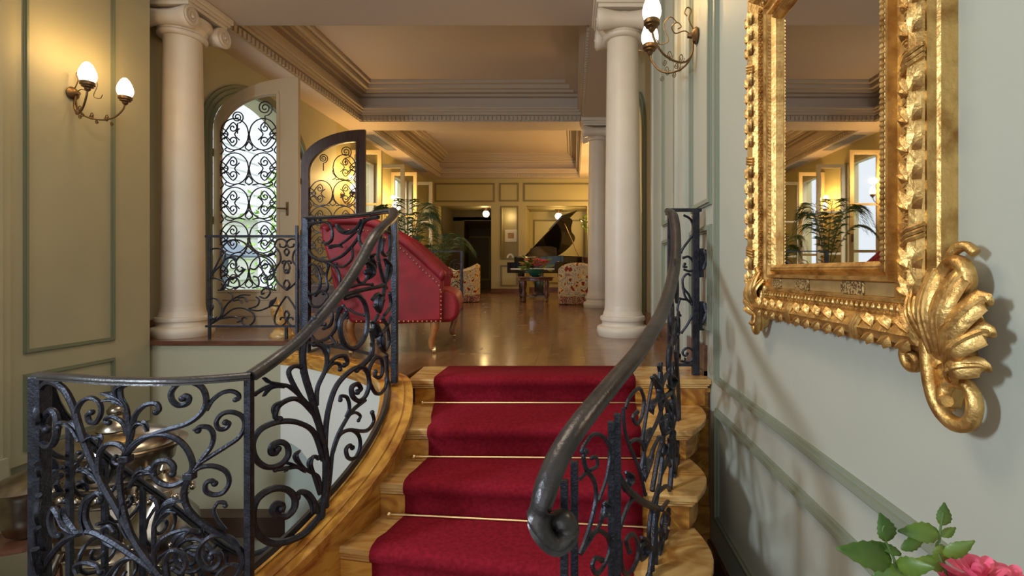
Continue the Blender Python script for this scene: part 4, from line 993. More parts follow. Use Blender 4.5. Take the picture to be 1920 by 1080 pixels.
# garden shrubs outside
def shrub(x, y, z, r, h, label, grp='garden shrubs outside'):
    t = thing('shrub', label, 'shrub', (x,y,z), grp); q = MB()
    for k in range(420):
        a = random.uniform(0,2*pi); u = random.uniform(.15,1); zz = z+.1+h*random.random(); rad = r*u*math.sqrt(max(.05,1-abs((zz-z)/h*2-1)**2))
        c = Vector((x+rad*cos(a), y+rad*sin(a), zz)); d_ = Vector((random.uniform(-1,1),random.uniform(-1,1),random.uniform(-.5,1))).normalized(); e_ = d_.orthogonal().normalized()
        q.add([c, c+d_*.06+e_*.03, c+d_*.13, c+d_*.06-e_*.03], [(0,1,2,3)])
    mk('foliage', q, 'bush', t); mk('stem', MB().sweep([(x,y,z),(x+.03,y,z+h*.7)], .02, 6, .5), 'stem', t)
shrub(-6.8, 11.1, -.12, .8, 2.9, 'tall green garden shrub seen through the dark door leaf')
shrub(-5.6, 10.4, -.12, .5, 1.3, 'low green garden shrub outside the second door leaf')

# ================================================================ WALL LIGHTS
def sconce(label, loc, ang, z=None, glow=5, sc=1.0, tilt=0):
    """built facing +x from a wall at x=0, then turned"""
    t = thing('wall_sconce', label, 'wall light', (0,0,0), world=False)
    q = MB().lathe([(.0,0),(.045,.0),(.05,.012),(.035,.028),(.018,.035),(.012,.06)], (0,0,0), 'x', 20); mk('backplate', q, 'bronze', t, True)
    tips = []
    for s_ in (-1, 1):
        pts = cat([Vector(p) for p in ((.03,0,-.02),(.03,s_*.01,-.10),(.07,s_*.03,-.165),(.14,s_*.08,-.18),(.21,s_*.12,-.15),(.26,s_*.145,-.08),(.275,s_*.15,-.02))], 5)
        mk('arm', MB().sweep(pts, .0065, 8), 'bronze', t, True)
        tip = Vector((.275, s_*.15, -.02)); tips.append(tip)
        q = MB(); 
        for a0 in (0, 1):
            for bx_ in (.10+.07*a0,):
                q.sweep([Vector((bx_+u*.5, s_*(.055+.05*a0), -.155+v)) for u, v in spiral(0,0,.035,180,1.6,.2,8)], .003, 4)
                q.sweep([Vector((bx_+.03+u*.5, s_*(.065+.05*a0), -.20+v*.8)) for u, v in spiral(0,0,.025,0,-1.4,.2,8)], .003, 4)
        mk('tendril', q, 'bronze', t, True)
        cup = MB().lathe([(.008,-.02),(.02,-.005),(.018,.004),(.036,.012),(.034,.02),(.045,.026),(.046,.045),(.042,.05)], tip, n=20); mk('lamp_cup', cup, 'bronze', t, True)
        eg = [(.040,.045),(.052,.062),(.060,.085),(.062,.108),(.058,.135),(.048,.165),(.034,.195),(.018,.215),(.003,.222)]
        mk('glass_shade', MB().lathe([(a*.88,.045+(b_-.045)*.88) for a,b_ in eg], tip, n=24), 'bulb', t, True)
    q = MB(); q.sweep(cat([Vector(p) for p in ((.02,0,.03),(.05,.0,.10),(.035,0,.15),(.06,0,.17),(.075,0,.14),(.06,0,.12))],5), .004, 5)
    q.sweep(cat([Vector(p) for p in ((.02,0,-.02),(.07,0,.03),(.13,0,.02),(.15,0,.06),(.12,0,.085),(.095,0,.06),(.115,0,.045))],5), .0035, 5)
    q.sweep(cat([Vector(p) for p in ((.12,0,.085),(.16,0,.12),(.20,0,.07),(.17,0,-.02),(.22,0,-.04),(.24,0,-.01))],5), .003, 5)
    mk('scroll_crest', q, 'bronze', t, True)
    t.location = loc; t.rotation_euler = (0,0,ang); t.scale = (sc,)*3
    Mx = Matrix.Rotation(ang, 3, 'Z')
    for tp in tips:
        w_ = Vector(loc)+Mx @ (Vector((.25,tp.y,.28))*sc)
        bulb_light('sconce_light', w_, glow, (1,.62,.22), .05)
    return t
sconce('bronze two-light wall sconce with egg-shaped shades on the left panelled wall', (XL+.002,3.73,2.03), 0, glow=4.5)
sconce('bronze two-light wall sconce on the right wall above the handrail', (XR-.002,3.20,2.22), pi-.12, glow=4, sc=1.12)
sconce('two-light wall sconce between the far casements, nearer one', (XU+.002,8.80,2.05), 0, glow=22)
sconce('two-light wall sconce between the far casements, further one', (XU+.002,10.8,2.0), 0, glow=22)
sconce('two-light wall sconce on the right wall of the far room, nearer one', (XR-.002,10.6,2.0), pi, glow=38)
sconce('two-light wall sconce on the right wall of the far room, further one', (XR-.002,12.6,2.0), pi, glow=38)
# flush globe lights in the recesses
def globe(x, y, z, label, p=7):
    t = thing('ceiling_globe', label, 'ceiling light', (x,y,z), 'round globe lights in the far recesses')
    mk('mount', MB().lathe([(.12,0),(.12,-.02),(.06,-.035),(.045,-.10),(.06,-.11)], (x,y,z), n=20), 'bronze', t, True)
    mk('glass_globe', MB().ball((x,y,z-.20), .105, 18, 12), 'bulb2', t, True)
    bulb_light('globe_light', (x,y-.25,z-.30), p, (1,.68,.28), .06)
c = P(1047,400,14.35); globe(c.x, 14.45, 2.5, 'round glass ceiling globe above the piano', 10)
c = P(908,402,14.6); globe(c.x, 14.9, 2.62, 'round glass ceiling globe in the left lobby', 16)

# ================================================================ RED CHAIR
ch = thing('slipper_chair', 'red velvet slipper chair with brass studs and cabriole legs at the stair head', 'armchair', (-1.45,4.2,0))
Y0, Y1 = 3.72, 4.78
shell = [P(px,py,3.72) for px,py in ((648,588),(636,540),(622,490),(610,450),(610,430),(622,416),(645,411),(690,412),(718,425),(745,440),(775,466),(800,490),(818,510),(824,522),(822,560),(822,604),(735,607),(660,603))]
shell = [(p.x,p.z) for p in shell]
def slab(pts, y0, y1): return MB().prism([(a,y0,b_) for a,b_ in pts], (0,y1-y0,0))
mk('side_panel', slab(shell, Y0, Y0+.09), 'velvet', ch, bevel=.025, smooth=True)
mk('side_panel', slab(shell, Y1-.09, Y1), 'velvet', ch, bevel=.025, smooth=True)
bk = [(-1.80,.30),(-1.86,.55),(-1.90,.85),(-1.91,.97),(-1.88,1.03),(-1.78,1.05),(-1.70,1.02),(-1.68,.90),(-1.62,.55),(-1.58,.30)]
mk('backrest', slab(bk, Y0+.05, Y1-.05), 'velvet', ch, bevel=.04, smooth=True)
q = MB()
roll = cat([P(px,py,3.74) for px,py in ((618,432),(640,418),(690,418),(722,432),(750,450),(780,476),(805,500),(822,516))], 4)
q.sweep(roll, .040, 12); q.ball(roll[-1], (.035,.05,.045), 12, 8); mk('arm_roll', q, 'velvet', ch, True)
rb_ = [p+Vector((0,Y1-Y0-.04,0)) for p in roll]; q = MB().sweep(rb_, .040, 12); q.ball(rb_[-1], (.035,.05,.045), 12, 8); mk('arm_roll', q, 'velvet', ch, True)
q = MB().sweep([roll[0]+Vector((0,.02,0)), rb_[0]-Vector((0,.02,0))], .045, 12); mk('back_roll', q, 'velvet', ch, True)
seat = [(-1.62,.24),(-.98,.24),(-.93,.28),(-.92,.38),(-.94,.46),(-1.02,.50),(-1.3,.51),(-1.62,.50)]
mk('seat', slab(seat, Y0+.06, Y1-.06), 'velvet', ch, bevel=.04, smooth=True)
studs = MB()
lines = [cat([P(px,py,3.715) for px,py in ((640,433),(690,434),(716,444),(742,462),(768,487),(792,512),(812,530),(818,545))],3), [P(px,py,3.715) for px,py in ((819,548),(819,600))], [P(px,py,3.715) for px,py in ((818,603),(664,600))]]
for ln in lines:
    L_ = 0; nxt = 0
    for a, b_ in zip(ln, ln[1:]):
        d_ = (b_-a).length
        while nxt <= L_+d_:
            c = a.lerp(b_, (nxt-L_)/d_); studs.ball(c, (.007,.005,.007), 6, 4); nxt += .034
        L_ += d_
mk('brass_studs', studs, 'brass', ch, kind='stuff')
def cabriole(x, y, sx, sy, h=.30):
    pts = cat([Vector(p) for p in ((x,y,h),(x+sx*.02,y+sy*.02,h-.06),(x+sx*.015,y+sy*.015,h*.55),(x-sx*.005,y,h*.28),(x,y,h*.14),(x+sx*.015,y+sy*.01,.045))], 4)
    rs = [.045*(1-.62*(i/(len(pts)-1))**.8) for i in range(len(pts))]; rs[-1] = .024; rs[-2] = .021
    g_ = mk('leg', MB().sweep(pts, rs, 10), 'legwood', ch, True)
    q = MB().lathe([(.018,-.012),(.018,.012)], (x+sx*.015,y+sy*.01,.022), 'x', 14); q.box(x+sx*.015-.014,x+sx*.015+.014,y+sy*.01-.008,y+sy*.01+.008,.02,.05); mk('caster', q, 'brass', g_, True)
cabriole(-1.13,3.80,1,-1); cabriole(-1.02,4.66,1,1); cabriole(-1.72,3.82,-1,-1); cabriole(-1.72,4.70,-1,1)

ch.rotation_euler = (0,0,R(11)); ch.location = (-1.51,4.14,0)
# ================================================================ PIANO
pn = thing('grand_piano', 'black grand piano with its lid raised in the far room', 'piano', (0,0,0), world=False)
# local: keyboard along +x (0..1.48), tail toward +y
case = [(0,0),(1.48,0),(1.48,.75),(1.40,.95),(1.20,1.12),(1.02,1.35),(.90,1.62),(.72,1.82),(.45,1.88),(.15,1.80),(0,1.6)]
case_s = [(p.x,p.y) for p in cat([Vector((x,y,0)) for x,y in case[2:]], 3)]; outl = [(0,0),(1.48,0)]+case_s
q = MB().prism([(x,y,.66) for x,y in outl if True], (0,0,.06)); mk('soundboard', q, 'black', pn)
inn = []
cx, cy = .7, .85
inn = [(cx+(x-cx)*.95, cy+(y-cy)*.96) for x,y in outl]
q = MB().ring([(x,y,.66) for x,y in outl], [(x,y,.66) for x,y in inn], (0,0,.34)); mk('case', q, 'black', pn, bevel=.006)
q = MB(); q.box(0,1.48,-.24,.02,.60,.68); q.box(0,.07,-.26,.3,.60,.86); q.box(1.41,1.48,-.26,.3,.60,.86); q.box(.07,1.41,-.01,.05,.68,.98); mk('keybed', q, 'black', pn, bevel=.008)
mk('keyboard', MB().box(.08,1.40,-.22,-.03,.68,.715), 'ivory', pn)
q = MB()
for k in range(36):
    if k % 7 in (2,6): continue
    q.box(.10+k*.0361,.112+k*.0361,-.14,-.03,.715,.728)
mk('black_keys', q, 'black', pn, kind='stuff')
mk('music_desk', MB().prism([(.30,.12,1.0),(1.18,.12,1.0),(1.12,.20,1.20),(.95,.215,1.24),(.53,.215,1.24),(.36,.20,1.20)], (0,.018,0)), 'black', pn)
lid_plan = outl; th_ = R(39)
def lidp(x, y, dz): return Vector(((x)*cos(th_)-dz*sin(th_), y, 1.01+x*sin(th_)+dz*cos(th_)))
q = MB(); a = [lidp(0,.42,0),lidp(1.48,.42,0)]+[lidp(x,y,0) for x,y in lid_plan if y > .42]; q.prism(a, lidp(0,0,.022)-lidp(0,0,0)); mk('lid', q, 'black', pn, bevel=.004)
q = MB().prism([lidp(.98,.42,.024),lidp(1.48,.42,.024),lidp(1.72,.80,.024),lidp(1.48,.78,.024)], lidp(0,0,.02)-lidp(0,0,0)); mk('lid_flap', q, 'black', pn)
q = MB().sweep([(1.42,.75,.98), lidp(1.28,.72,-.01)], .012, 8); mk('lid_prop', q, 'bronze', pn, True)
q = MB()
for k in range(22): q.sweep([(.10+k*.058,.25,.965),(.08+k*.03,1.5-k*.03,.965)], .003, 4)
mk('strings', q, 'brass', pn, kind='stuff'); 
for x, y in ((.14,.10),(1.34,.10),(.45,1.60)):
    mk('leg', MB().lathe([(.03,0),(.045,.02),(.045,.05),(.035,.08),(.05,.12),(.06,.3),(.075,.45),(.055,.48),(.08,.52),(.085,.60),(.085,.66)], (x,y,0), n=16), 'black', pn, True)
q = MB(); q.box(.62,.86,.02,.06,.10,.62); q.box(.60,.88,-.02,.08,.06,.12)
for x in (.67,.74,.81): q.box(x-.015,x+.015,-.12,0,.07,.085)
mk('pedal_lyre', q, 'black', pn)
pn.location = (-1.45, 11.75, 0); pn.rotation_euler = (0,0,-R(34))

# ================================================================ ARMCHAIRS with fringe
def armchair(label):
    t = thing('floral_armchair', label, 'armchair', (0,0,0), world=False)
    # faces -y locally
    mk('seat', MB().box(-.27,.27,-.38,.30,.20,.46), 'floral', t, bevel=.05, smooth=True)
    arc = cat([Vector(p) for p in ((-.33,-.34,0),(-.385,0,0),(-.36,.30,0),(-.20,.42,0),(0,.45,0),(.20,.42,0),(.36,.30,0),(.385,0,0),(.33,-.34,0))], 3)
    hs = []; m_ = len(arc)
    for i, p in enumerate(arc): u = i/(m_-1); hs.append(.60+.21*max(0,sin(pi*u))**1.2)
    inn_ = []
    for i, p in enumerate(arc):
        t_ = (arc[min(i+1,m_-1)]-arc[max(i-1,0)]).normalized(); inn_.append(p+Vector((t_.y,-t_.x,0))*.11)
    vs = []; fs = []
    for i in range(m_):
        for pt, z in ((arc[i],.16),(arc[i],hs[i]-.04),((arc[i]*.5+inn_[i]*.5),hs[i]),(inn_[i],hs[i]-.05),(inn_[i],.2)): vs.append((pt.x,pt.y,z))
    for i in range(m_-1):
        for k in range(5): j = (k+1)%5; fs.append((i*5+k,i*5+j,(i+1)*5+j,(i+1)*5+k))
    fs += [(4,3,2,1,0),tuple(5*(m_-1)+k for k in range(5))]
    mk('backrest', MB().add(vs, fs), 'floral', t, True)
    q = MB(); loop = arc+[Vector((0,-.38,0))]+[arc[0]]; acc = []
    for a, b_ in zip(loop, loop[1:]):
        n_ = max(1, int((b_-a).length/.03))
        for k in range(n_): acc.append(a.lerp(b_, k/n_))
    for p in acc: q.lathe([(.012,.02),(.010,.10),(.013,.12),(.006,.16)], (p.x*.95,p.y*.95,0), n=6)
    mk('fringe', q, 'fringe', t, kind='stuff')
    mk('fringe_band', MB().ring([(p.x*.97,p.y*.97,.14) for p in loop[:-1]], [(p.x*.90,p.y*.90,.14) for p in loop[:-1]], (0,0,.03)), 'fringe', t)
    for x in (-.26,.26):
        for y in (-.28,.28): mk('leg', MB().lathe([(.02,0),(.03,.2)], (x,y,0), n=8), 'wood', t)
    return t
M['fringe'] = mat('red_cream_fringe', (.38,.05,.04), .8, col2=(.62,.45,.28), scale=45, detail=0, thr=(.45,.55))
a0 = armchair('floral fringed armchair seen from behind beside the white column')
a0.location = (.10,9.55,0); a0.rotation_euler = (0,0,R(176))
dup(a0, (-2.42,10.1,0), R(-72), 'floral fringed armchair beside the lobby opening, side turned to the stairs')
dup(a0, (-3.3,12.2,0), R(40), 'floral fringed armchair under the palm behind the red chair')

# ================================================================ FLOWER TABLE and BOUQUET
tb = thing('side_table', 'small dark carved table in front of the piano', 'table', (-.80,10.15,0))
q = MB(); q.prism([(-.80+.40*cos(2*pi*k/24)*1.0,10.15+.30*sin(2*pi*k/24),.50) for k in range(24)], (0,0,.03)); q.prism([(-.80+.36*cos(2*pi*k/24),10.15+.26*sin(2*pi*k/24),.44) for k in range(24)], (0,0,.06)); mk('table_top', q, 'wood', tb, bevel=.008)
for sx in (-1,1):
    for sy in (-1,1):
        x, y = -.80+sx*.24, 10.15+sy*.14
        mk('leg', MB().lathe([(.02,0),(.035,.03),(.02,.06),(.03,.10),(.045,.14),(.03,.20),(.02,.24),(.035,.30),(.045,.36),(.035,.44)], (x,y,0), n=12), 'wood', tb, True)
mk('stretcher', MB().box(-1.04,-.56,10.13,10.17,.10,.13), 'wood', tb); mk('stretcher', MB().ball((-.80,10.15,.16), (.05,.05,.06)), 'wood', tb, True)
def bloom(c, r, m, parent, n=9, name='flower'):
    q = MB()
    for ring_, (k_, tl, sz) in enumerate(((5,.9,.55),(6,.55,.8),(7,.15,1.0))):
        for k in range(k_):
            a = 2*pi*k/k_+ring_*.5; d_ = Vector((cos(a)*cos(tl), sin(a)*cos(tl), sin(tl))); side = Vector((-sin(a), cos(a), 0)); up_ = d_.cross(side)*-1
            b0 = Vector(c)+Vector((cos(a),sin(a),0))*r*.08*ring_
            P0, P1, P2 = b0, b0+d_*r*.55*sz, b0+d_*r*sz+Vector((0,0,r*.15))
            wv = side*r*.36*sz
            q.add([P0, P1-wv-up_*.0, P1+wv, P2-wv*.75, P2+wv*.75, P1-Vector((0,0,r*.16)), P2+d_*r*.08], [(0,5,1),(0,2,5),(1,5,6,3),(5,2,4,6)])
    q.ball(Vector(c)+Vector((0,0,r*.25)), (r*.3,r*.3,r*.35), 8, 6)
    o = mk(name, q, m, parent, True, sub=1); return o
bq = thing('flower_bowl', 'green bowl of pink and peach flowers on the small dark table', 'flowers', (-.80,10.15,.53))
mk('bowl', MB().lathe([(.07,.53),(.12,.56),(.17,.64),(.18,.69),(.165,.69),(.15,.64),(.05,.57)], (-.80,10.15,0), n=24), 'green_glass', bq, True)
for k in range(16):
    a = random.uniform(0,2*pi); r_ = .24*math.sqrt(random.random()); bloom((-.80+r_*cos(a)*1.3, 10.15+r_*sin(a), .74+.16*random.random()*(1-r_)), .075, ('pink','peach','peach')[k%3], bq)
q = MB()
for k in range(60):
    a = random.uniform(0,2*pi); d_ = Vector((cos(a)*.8, sin(a)*.8, random.uniform(-.2,.8))).normalized(); c = Vector((-.80,10.15,.70)); e_ = d_.orthogonal().normalized(); l0 = random.uniform(.12,.30)
    q.add([c+d_*l0, c+d_*(l0+.05)+e_*.03, c+d_*(l0+.13), c+d_*(l0+.05)-e_*.03], [(0,1,2,3)])
mk('foliage', q, 'leaf', bq)

# ================================================================ PALMS
def palm(x, y, h, label, n=13, spread=.75, seed=1):
    rnd = random.Random(seed); t = thing('potted_palm', label, 'plant', (x,y,0), 'potted palms by the far windows')
    mk('pot', MB().lathe([(.14,0),(.17,.02),(.20,.30),(.22,.32),(.22,.35),(.19,.35),(.17,.30)], (x,y,0), n=20), 'pot', t, True)
    mk('soil', MB().lathe([(.01,.31),(.18,.315)], (x,y,0), n=16), 'pot', t)
    for k in range(n):
        a = 2*pi*k/n+rnd.uniform(-.3,.3); hh_ = h*rnd.uniform(.7,1.0); sp = spread*rnd.uniform(.6,1.1)
        pts = cat([Vector((x,y,.32)), Vector((x+sp*.12*cos(a),y+sp*.12*sin(a),.32+hh_*.45)), Vector((x+sp*.45*cos(a),y+sp*.45*sin(a),.32+hh_*.9)), Vector((x+sp*.8*cos(a),y+sp*.8*sin(a),.30+hh_*.93)), Vector((x+sp*1.1*cos(a),y+sp*1.1*sin(a),.25+hh_*.72))], 6)
        q = MB().sweep(pts, .008, 5, .7); side = Vector((-sin(a),cos(a),0))
        for i in range(7, len(pts)):
            for jj in (0,):
                u = i-1+jj; p = pts[i-1].lerp(pts[i], jj); tg = (pts[i]-pts[i-1]).normalized(); L_ = .26*sin(pi*min(1,(i-6)/(len(pts)-5)))**.6+.05
                for s_ in (-1,1):
                    d_ = (side*s_*.8+tg*.7-Vector((0,0,.25))).normalized(); w_ = tg*.006
                    q.add([p-w_, p+d_*L_*.5+w_*.6+Vector((0,0,.02)), p+d_*L_-Vector((0,0,.04)), p+d_*L_*.5-w_*1.2], [(0,1,2,3)])
        mk('frond', q, 'palm', t)
palm(-2.95, 8.6, 1.68, 'potted palm with arching fronds behind the high back of the red chair', seed=3)
palm(-3.05, 10.9, 1.25, 'potted palm beside the lobby opening, lower than the other', seed=5, spread=.75)

# small inner guard in the far room
ig = thing('inner_guard', 'thin grey iron guard rail standing behind the red chair', 'railing', (-2.2,8.0,0))
a, b_ = P(780,470,8.0), P(868,470,8.0)
mk('handrail', MB().box(a.x,b_.x,7.985,8.015,a.z-.02,a.z), 'iron', ig); mk('post', MB().box(b_.x-.04,b_.x,7.98,8.02,0,a.z), 'iron', ig, bevel=.003); mk('post', MB().box(a.x,a.x+.04,7.98,8.02,0,a.z), 'iron', ig)
mk('bottom_rail', MB().box(a.x,b_.x,7.99,8.01,.10,.12), 'iron', ig)
for k in range(3):
    xx = a.x+.15+k*.26
    for s_ in (1,-1): mk('scroll', MB().sweep([Vector((xx+u, 8.0, .55+s_*.17+v)) for u,v in spiral(0,0,.12,90*s_,1.8*s_,.15,10)], .007, 5), 'iron', ig, True)

# ================================================================ NICHE, SCREEN, HANGING PLANT
c = P(958,442,D0+.28); t = thing('framed_picture', 'small cream framed picture lit inside the wall niche', 'picture', (c.x,D0+.3,c.z))
q = MB().ring([(c.x-.18,D0+.27,c.z-.18),(c.x+.18,D0+.27,c.z-.18),(c.x+.18,D0+.27,c.z+.18),(c.x-.18,D0+.27,c.z+.18)],[(c.x-.09,D0+.27,c.z-.08),(c.x+.09,D0+.27,c.z-.08),(c.x+.09,D0+.27,c.z+.08),(c.x-.09,D0+.27,c.z+.08)],(0,.029,0)); mk('frame', q, 'white', t, bevel=.004)
mk('picture_sheet', MB().box(c.x-.09,c.x+.09,D0+.285,D0+.296,c.z-.08,c.z+.08), 'gold_flat', t)
bulb_light('niche_spot', (c.x, D0+.12, 2.25), 3, (1,.75,.45), .03)
c = P(957,480,D0+.15); z0n = bx(940,970,380,487)[2]
t = thing('white_ornament', 'white rounded ornament on the niche shelf', 'ornament', (c.x,D0+.15,z0n))
q = MB(); q.box(c.x-.10,c.x+.10,D0+.08,D0+.2,z0n,z0n+.02); q.sweep(cat([Vector((c.x-.09,D0+.14,z0n+.03)),Vector((c.x-.07,D0+.14,z0n+.11)),Vector((c.x,D0+.14,z0n+.16)),Vector((c.x+.07,D0+.14,z0n+.11)),Vector((c.x+.09,D0+.14,z0n+.03))],4), .03, 8); mk('shell', q, 'white', t, True)
t = thing('wall_screen', 'small blue glowing screen on the lobby wall above the sofa', 'screen', P(829,463,15.5))
c = P(829,463,15.5); M['screen'] = emit('blue_screen', (.25,.55,.75), 1.0)
x_ = c.x; q = MB().box(x_-.12,x_+.12,15.56,15.598,c.z-.09,c.z+.09); mk('casing', q, 'black', t, bevel=.006); mk('display', MB().box(x_-.10,x_+.10,15.552,15.562,c.z-.07,c.z+.07), 'screen', t)
# trailing plant near back right
t = thing('trailing_plant', 'small green trailing plant at the right of the piano lid', 'plant', P(1096,410,11.6)); c = P(1098,412,11.6)
q = MB()
for k in range(26):
    p = c+Vector((random.uniform(-.10,.12),random.uniform(-.1,.1),random.uniform(-.22,.12))); d_ = Vector((random.uniform(-1,1),random.uniform(-1,1),random.uniform(-1,.4))).normalized(); e_ = d_.orthogonal().normalized()
    q.add([p, p+d_*.05+e_*.035, p+d_*.11, p+d_*.05-e_*.035], [(0,1,2,3)])
mk('foliage', q, 'leaf', t); mk('stem', MB().sweep([(c.x+.05,11.6,0.9),(c.x+.04,11.6,1.5),c], .008, 5), 'stem', t)
mk('stand', MB().lathe([(.12,0),(.10,.03),(.02,.06),(.02,.8),(.10,.85),(.12,.98),(.09,.98)], (c.x+.05,11.6,0), n=14), 'wood', t, True)

# ================================================================ SILVER TROLLEY in the well
tr_ = thing('silver_trolley', 'silver carving trolley with domed lid and knob behind the left balustrade', 'trolley', (-2.75,2.95,ZB))
TX, TY, TZ = -2.80, 2.95, -.42
def ell(rx, ry, z, n=32, cx=TX, cy=TY): return [(cx+rx*cos(2*pi*k/n), cy+ry*sin(2*pi*k/n), z) for k in range(n)]
def loft(rings):
    n = len(rings[0]); vs = [p for r in rings for p in r]; fs = [(i*n+k,i*n+(k+1)%n,(i+1)*n+(k+1)%n,(i+1)*n+k) for i in range(len(rings)-1) for k in range(n)]
    fs += [tuple(range(n))[::-1], tuple((len(rings)-1)*n+k for k in range(n))]; return MB().add(vs, fs)
mk('tray', loft([ell(.24,.18,TZ-.12),ell(.30,.23,TZ-.10),ell(.31,.24,TZ-.04),ell(.36,.28,TZ),ell(.37,.29,TZ+.012),ell(.33,.26,TZ+.012)]), 'silver', tr_, True)
mk('lid', loft([ell(.32,.25,TZ+.014),ell(.31,.24,TZ+.04),ell(.24,.19,TZ+.075),ell(.12,.10,TZ+.10),ell(.05,.05,TZ+.11)]), 'silver', tr_, True)
mk('knob', MB().lathe([(.10,.105),(.095,.125),(.07,.15),(.045,.175),(.04,.19),(.05,.20),(.052,.22),(.035,.245),(.02,.25),(.022,.262),(.012,.275)], (TX,TY,TZ), n=24), 'silver', tr_, True)
mk('body', loft([ell(.22,.16,-1.05),ell(.28,.20,-.95),ell(.29,.21,-.80),ell(.23,.17,-.70),ell(.25,.18,-.54)]), 'silver', tr_, True)
for k in range(5): z = -.62-.11*k; mk('rim_band', loft([ell(.27,.20,z),ell(.285,.21,z+.012),ell(.27,.20,z+.024)]), 'silver', tr_, True)
for k in range(9):
    a = -.2-pi*.9*k/8; q = MB().ball((TX+.31*cos(a),TY+.23*sin(a),-.66), .028, 10, 7); mk('boss', q, 'silver', tr_, True)
for sx in (-1,1):
    for sy in (-1,1):
        mk('leg', MB().sweep(cat([Vector((TX+sx*.2,TY+sy*.14,-1.0)),Vector((TX+sx*.26,TY+sy*.2,-1.3)),Vector((TX+sx*.22,TY+sy*.16,-1.6)),Vector((TX+sx*.28,TY+sy*.2,ZB+.03))],4), .022, 8), 'silver', tr_, True)
mk('lower_shelf', loft([ell(.30,.22,-1.5),ell(.31,.23,-1.48),ell(.29,.21,-1.47)]), 'silver', tr_, True)
for s_ in (-1,1): mk('handle', MB().sweep(cat([Vector((TX+s_*.26,TY-.1,-.58)),Vector((TX+s_*.38,TY-.12,-.56)),Vector((TX+s_*.42,TY-.02,-.62)),Vector((TX+s_*.36,TY+.06,-.68)),Vector((TX+s_*.27,TY+.06,-.66))],4), .010, 6), 'silver', tr_, True)
# samovar with taps
sv = thing('silver_urn', 'silver hot-drink urn with beaded galleries right of the domed lid', 'urn', (-2.45,2.75,-1.2))
mk('body', MB().lathe([(.06,-1.2),(.14,-1.17),(.15,-1.12),(.07,-1.08),(.06,-1.0),(.13,-.94),(.17,-.84),(.16,-.74),(.10,-.66),(.08,-.62),(.11,-.60),(.10,-.57)], (-2.32,2.72,0), n=24), 'silver', sv, True)
for (rr, z, n_) in ((.13,-.60,14),(.17,-.84,18),(.14,-1.15,14)):
    q = MB()
    for k in range(n_): a = 2*pi*k/n_; q.ball((-2.32+rr*cos(a),2.72+rr*sin(a),z), .016, 7, 5)
    mk('beading', q, 'silver', sv, True, kind='stuff')
mk('lid', MB().lathe([(.09,-.57),(.08,-.54),(.04,-.51),(.015,-.49),(.025,-.47),(.012,-.445)], (-2.32,2.72,0), n=20), 'silver', sv, True)
mk('tap', MB().sweep([(-2.17,2.70,-.86),(-2.08,2.68,-.86),(-2.07,2.68,-.91)], .012, 6), 'silver', sv, True)
st2 = thing('serving_stand', 'dark stand under the silver urn', 'stand', (-2.32,2.72,ZB))
mk('top', MB().lathe([(.16,-1.23),(.16,-1.2)], (-2.32,2.72,0), n=24), 'wood', st2)
for k in range(3): a = 2*pi*k/3+.4; mk('leg', MB().sweep([(-2.32+.16*cos(a),2.72+.16*sin(a),-1.22),(-2.32+.24*cos(a),2.72+.24*sin(a),ZB)], .018, 6), 'wood', st2, True)
sb_ = thing('silver_basin', 'silver fluted basin at the far left under the panelled wall', 'basin', (-3.35,2.8,-1.0))
mk('bowl', MB().lathe([(.08,-1.0),(.12,-.97),(.16,-.85),(.17,-.74),(.19,-.70),(.20,-.69),(.18,-.69),(.15,-.75)], (-3.40,3.02,0), n=24), 'silver', sb_, True)
mk('lid', MB().lathe([(.19,-.69),(.14,-.64),(.06,-.61),(.02,-.60),(.02,-.57)], (-3.40,3.02,0), n=24), 'silver', sb_, True)
st3 = thing('basin_stand', 'dark stand under the silver basin', 'stand', (-3.40,3.02,ZB)); mk('top', MB().lathe([(.2,-1.03),(.2,-1.0)], (-3.40,3.02,0), n=20), 'wood', st3)
for k in range(3): a = 2*pi*k/3; mk('leg', MB().sweep([(-3.40+.15*cos(a),3.02+.15*sin(a),-1.02),(-3.40+.2*cos(a),3.02+.2*sin(a),ZB)], .018, 6), 'wood', st3, True)

# carved wooden stand piece on the platform behind the guard
t = thing('turned_candlestick', 'pale turned wooden stand leaning behind the platform guard', 'stand', (-2.9,4.75,0))
q = MB().lathe([(.11,0),(.11,.02),(.08,.05),(.065,.09),(.05,.10),(.06,.13)], (-2.9,4.78,.0), n=20); mk('base', q, 'stonewood', t, True) if 'stonewood' in M else mk('base', q, 'marble_l', t, True)
q = MB().sweep([(-2.9,4.78,.10),(-2.93,4.77,.20),(-2.97,4.76,.36)], [.05,.055,.045], 14); mk('shaft', q, 'marble_l', t, True)

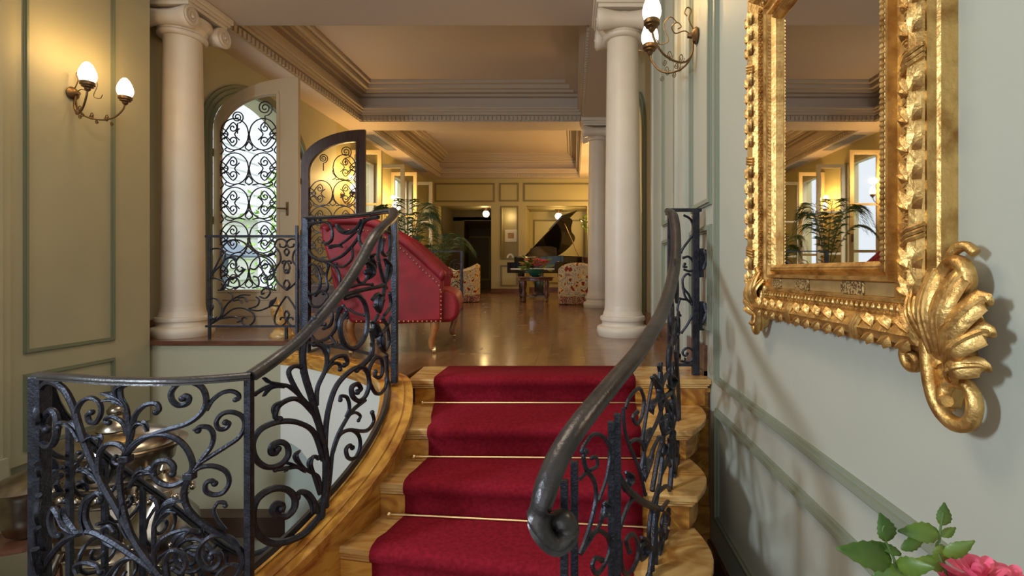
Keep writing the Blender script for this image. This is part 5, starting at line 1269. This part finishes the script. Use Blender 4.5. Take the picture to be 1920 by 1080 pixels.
# ================================================================ ROSES in the foreground corner
vt = thing('console_table', 'narrow dark console against the right wall below the frame', 'table', (.62,.62,ZL))
q = MB(); q.box(.40,.80,.36,.90,-.14,-.11); mk('table_top', q, 'wood', vt, bevel=.006)
for x in (.43,.77):
    for y in (.39,.87): mk('leg', MB().lathe([(.015,ZL),(.022,-.14)], (x,y,0), n=8), 'wood', vt)
rv = thing('rose_vase', 'vase of pink roses with green leaves in the lower right corner', 'flowers', (.55,.60,-.11))
mk('vase', MB().lathe([(.04,-.11),(.055,-.09),(.06,-.02),(.04,.06),(.035,.10),(.045,.12),(.038,.12),(.03,.08)], (.55,.60,0), n=24), 'green_glass', rv, True)
def bigleaf(c, d_, L_, w_, parent, up_=Vector((0,-.5,1)), curl=.2):
    d_ = Vector(d_).normalized(); side = d_.cross(up_).normalized(); nrm = side.cross(d_); vs = []; fs = []; n_ = 12
    for i in range(n_+1):
        u = i/n_; ww = w_*.85*(sin(pi*u**.75)**.9)*(1+.16*(i%2)) if 0 < i < n_ else .001; p = Vector(c)+d_*L_*u+nrm*(-curl*L_*u*u)
        vs += [p-side*ww+nrm*ww*.25, p, p+side*ww+nrm*ww*.25]
    for i in range(n_):
        for k in (0,1): fs.append((i*3+k,i*3+k+1,(i+1)*3+k+1,(i+1)*3+k))
    o = mk('leaf', MB().add(vs, fs), 'leaf', parent, True); sm = o.modifiers.new('t','SOLIDIFY'); sm.thickness = .0008; return o
def Q6(px, py, d=.62): return P(px, py, d)
stem_pts = [Vector((.55,.60,.08)), Q6(1768,1060), Q6(1762,1010), Q6(1768,960)]
mk('stem', MB().sweep(cat(stem_pts,5), .0022, 6, .4), 'stem', rv, True)
mk('stem', MB().sweep(cat([Vector((.55,.60,.08)), Q6(1700,1090), Q6(1675,1045), Q6(1655,1000), Q6(1658,985)],5), .0020, 6, .4), 'stem', rv, True)
def pl(px0,py0,px1,py1,w_,d0=.62,d1=.62,up_=Vector((0,-1,.5)),curl=.15):
    a, b_ = Q6(px0,py0,d0), Q6(px1,py1,d1); bigleaf(a, b_-a, (b_-a).length, w_, rv, up_, curl)
pl(1665,1015,1655,965,.014); pl(1672,1050,1583,1030,.018,.62,.60); pl(1762,1000,1690,996,.013); pl(1765,985,1775,945,.010); pl(1765,1005,1795,990,.006)
pl(1690,1040,1640,1015,.006); pl(1680,1060,1745,1065,.012,.62,.58); pl(1768,1040,1828,1018,.010,.62,.60); pl(1690,1030,1740,1005,.008); pl(1775,1060,1720,1050,.010); pl(1765,1020,1760,1060,.012); pl(1700,1075,1640,1080,.014)
for px, py, r_ in ((1835,1075,.034),(1890,1090,.032),(1800,1095,.022)):
    c = Q6(px, py, .60); mk('stem', MB().sweep([Vector((.55,.60,.08)), c], .002, 6), 'stem', rv, True); bloom(c-Vector((0,0,r_*.2)), r_, 'pink', rv)
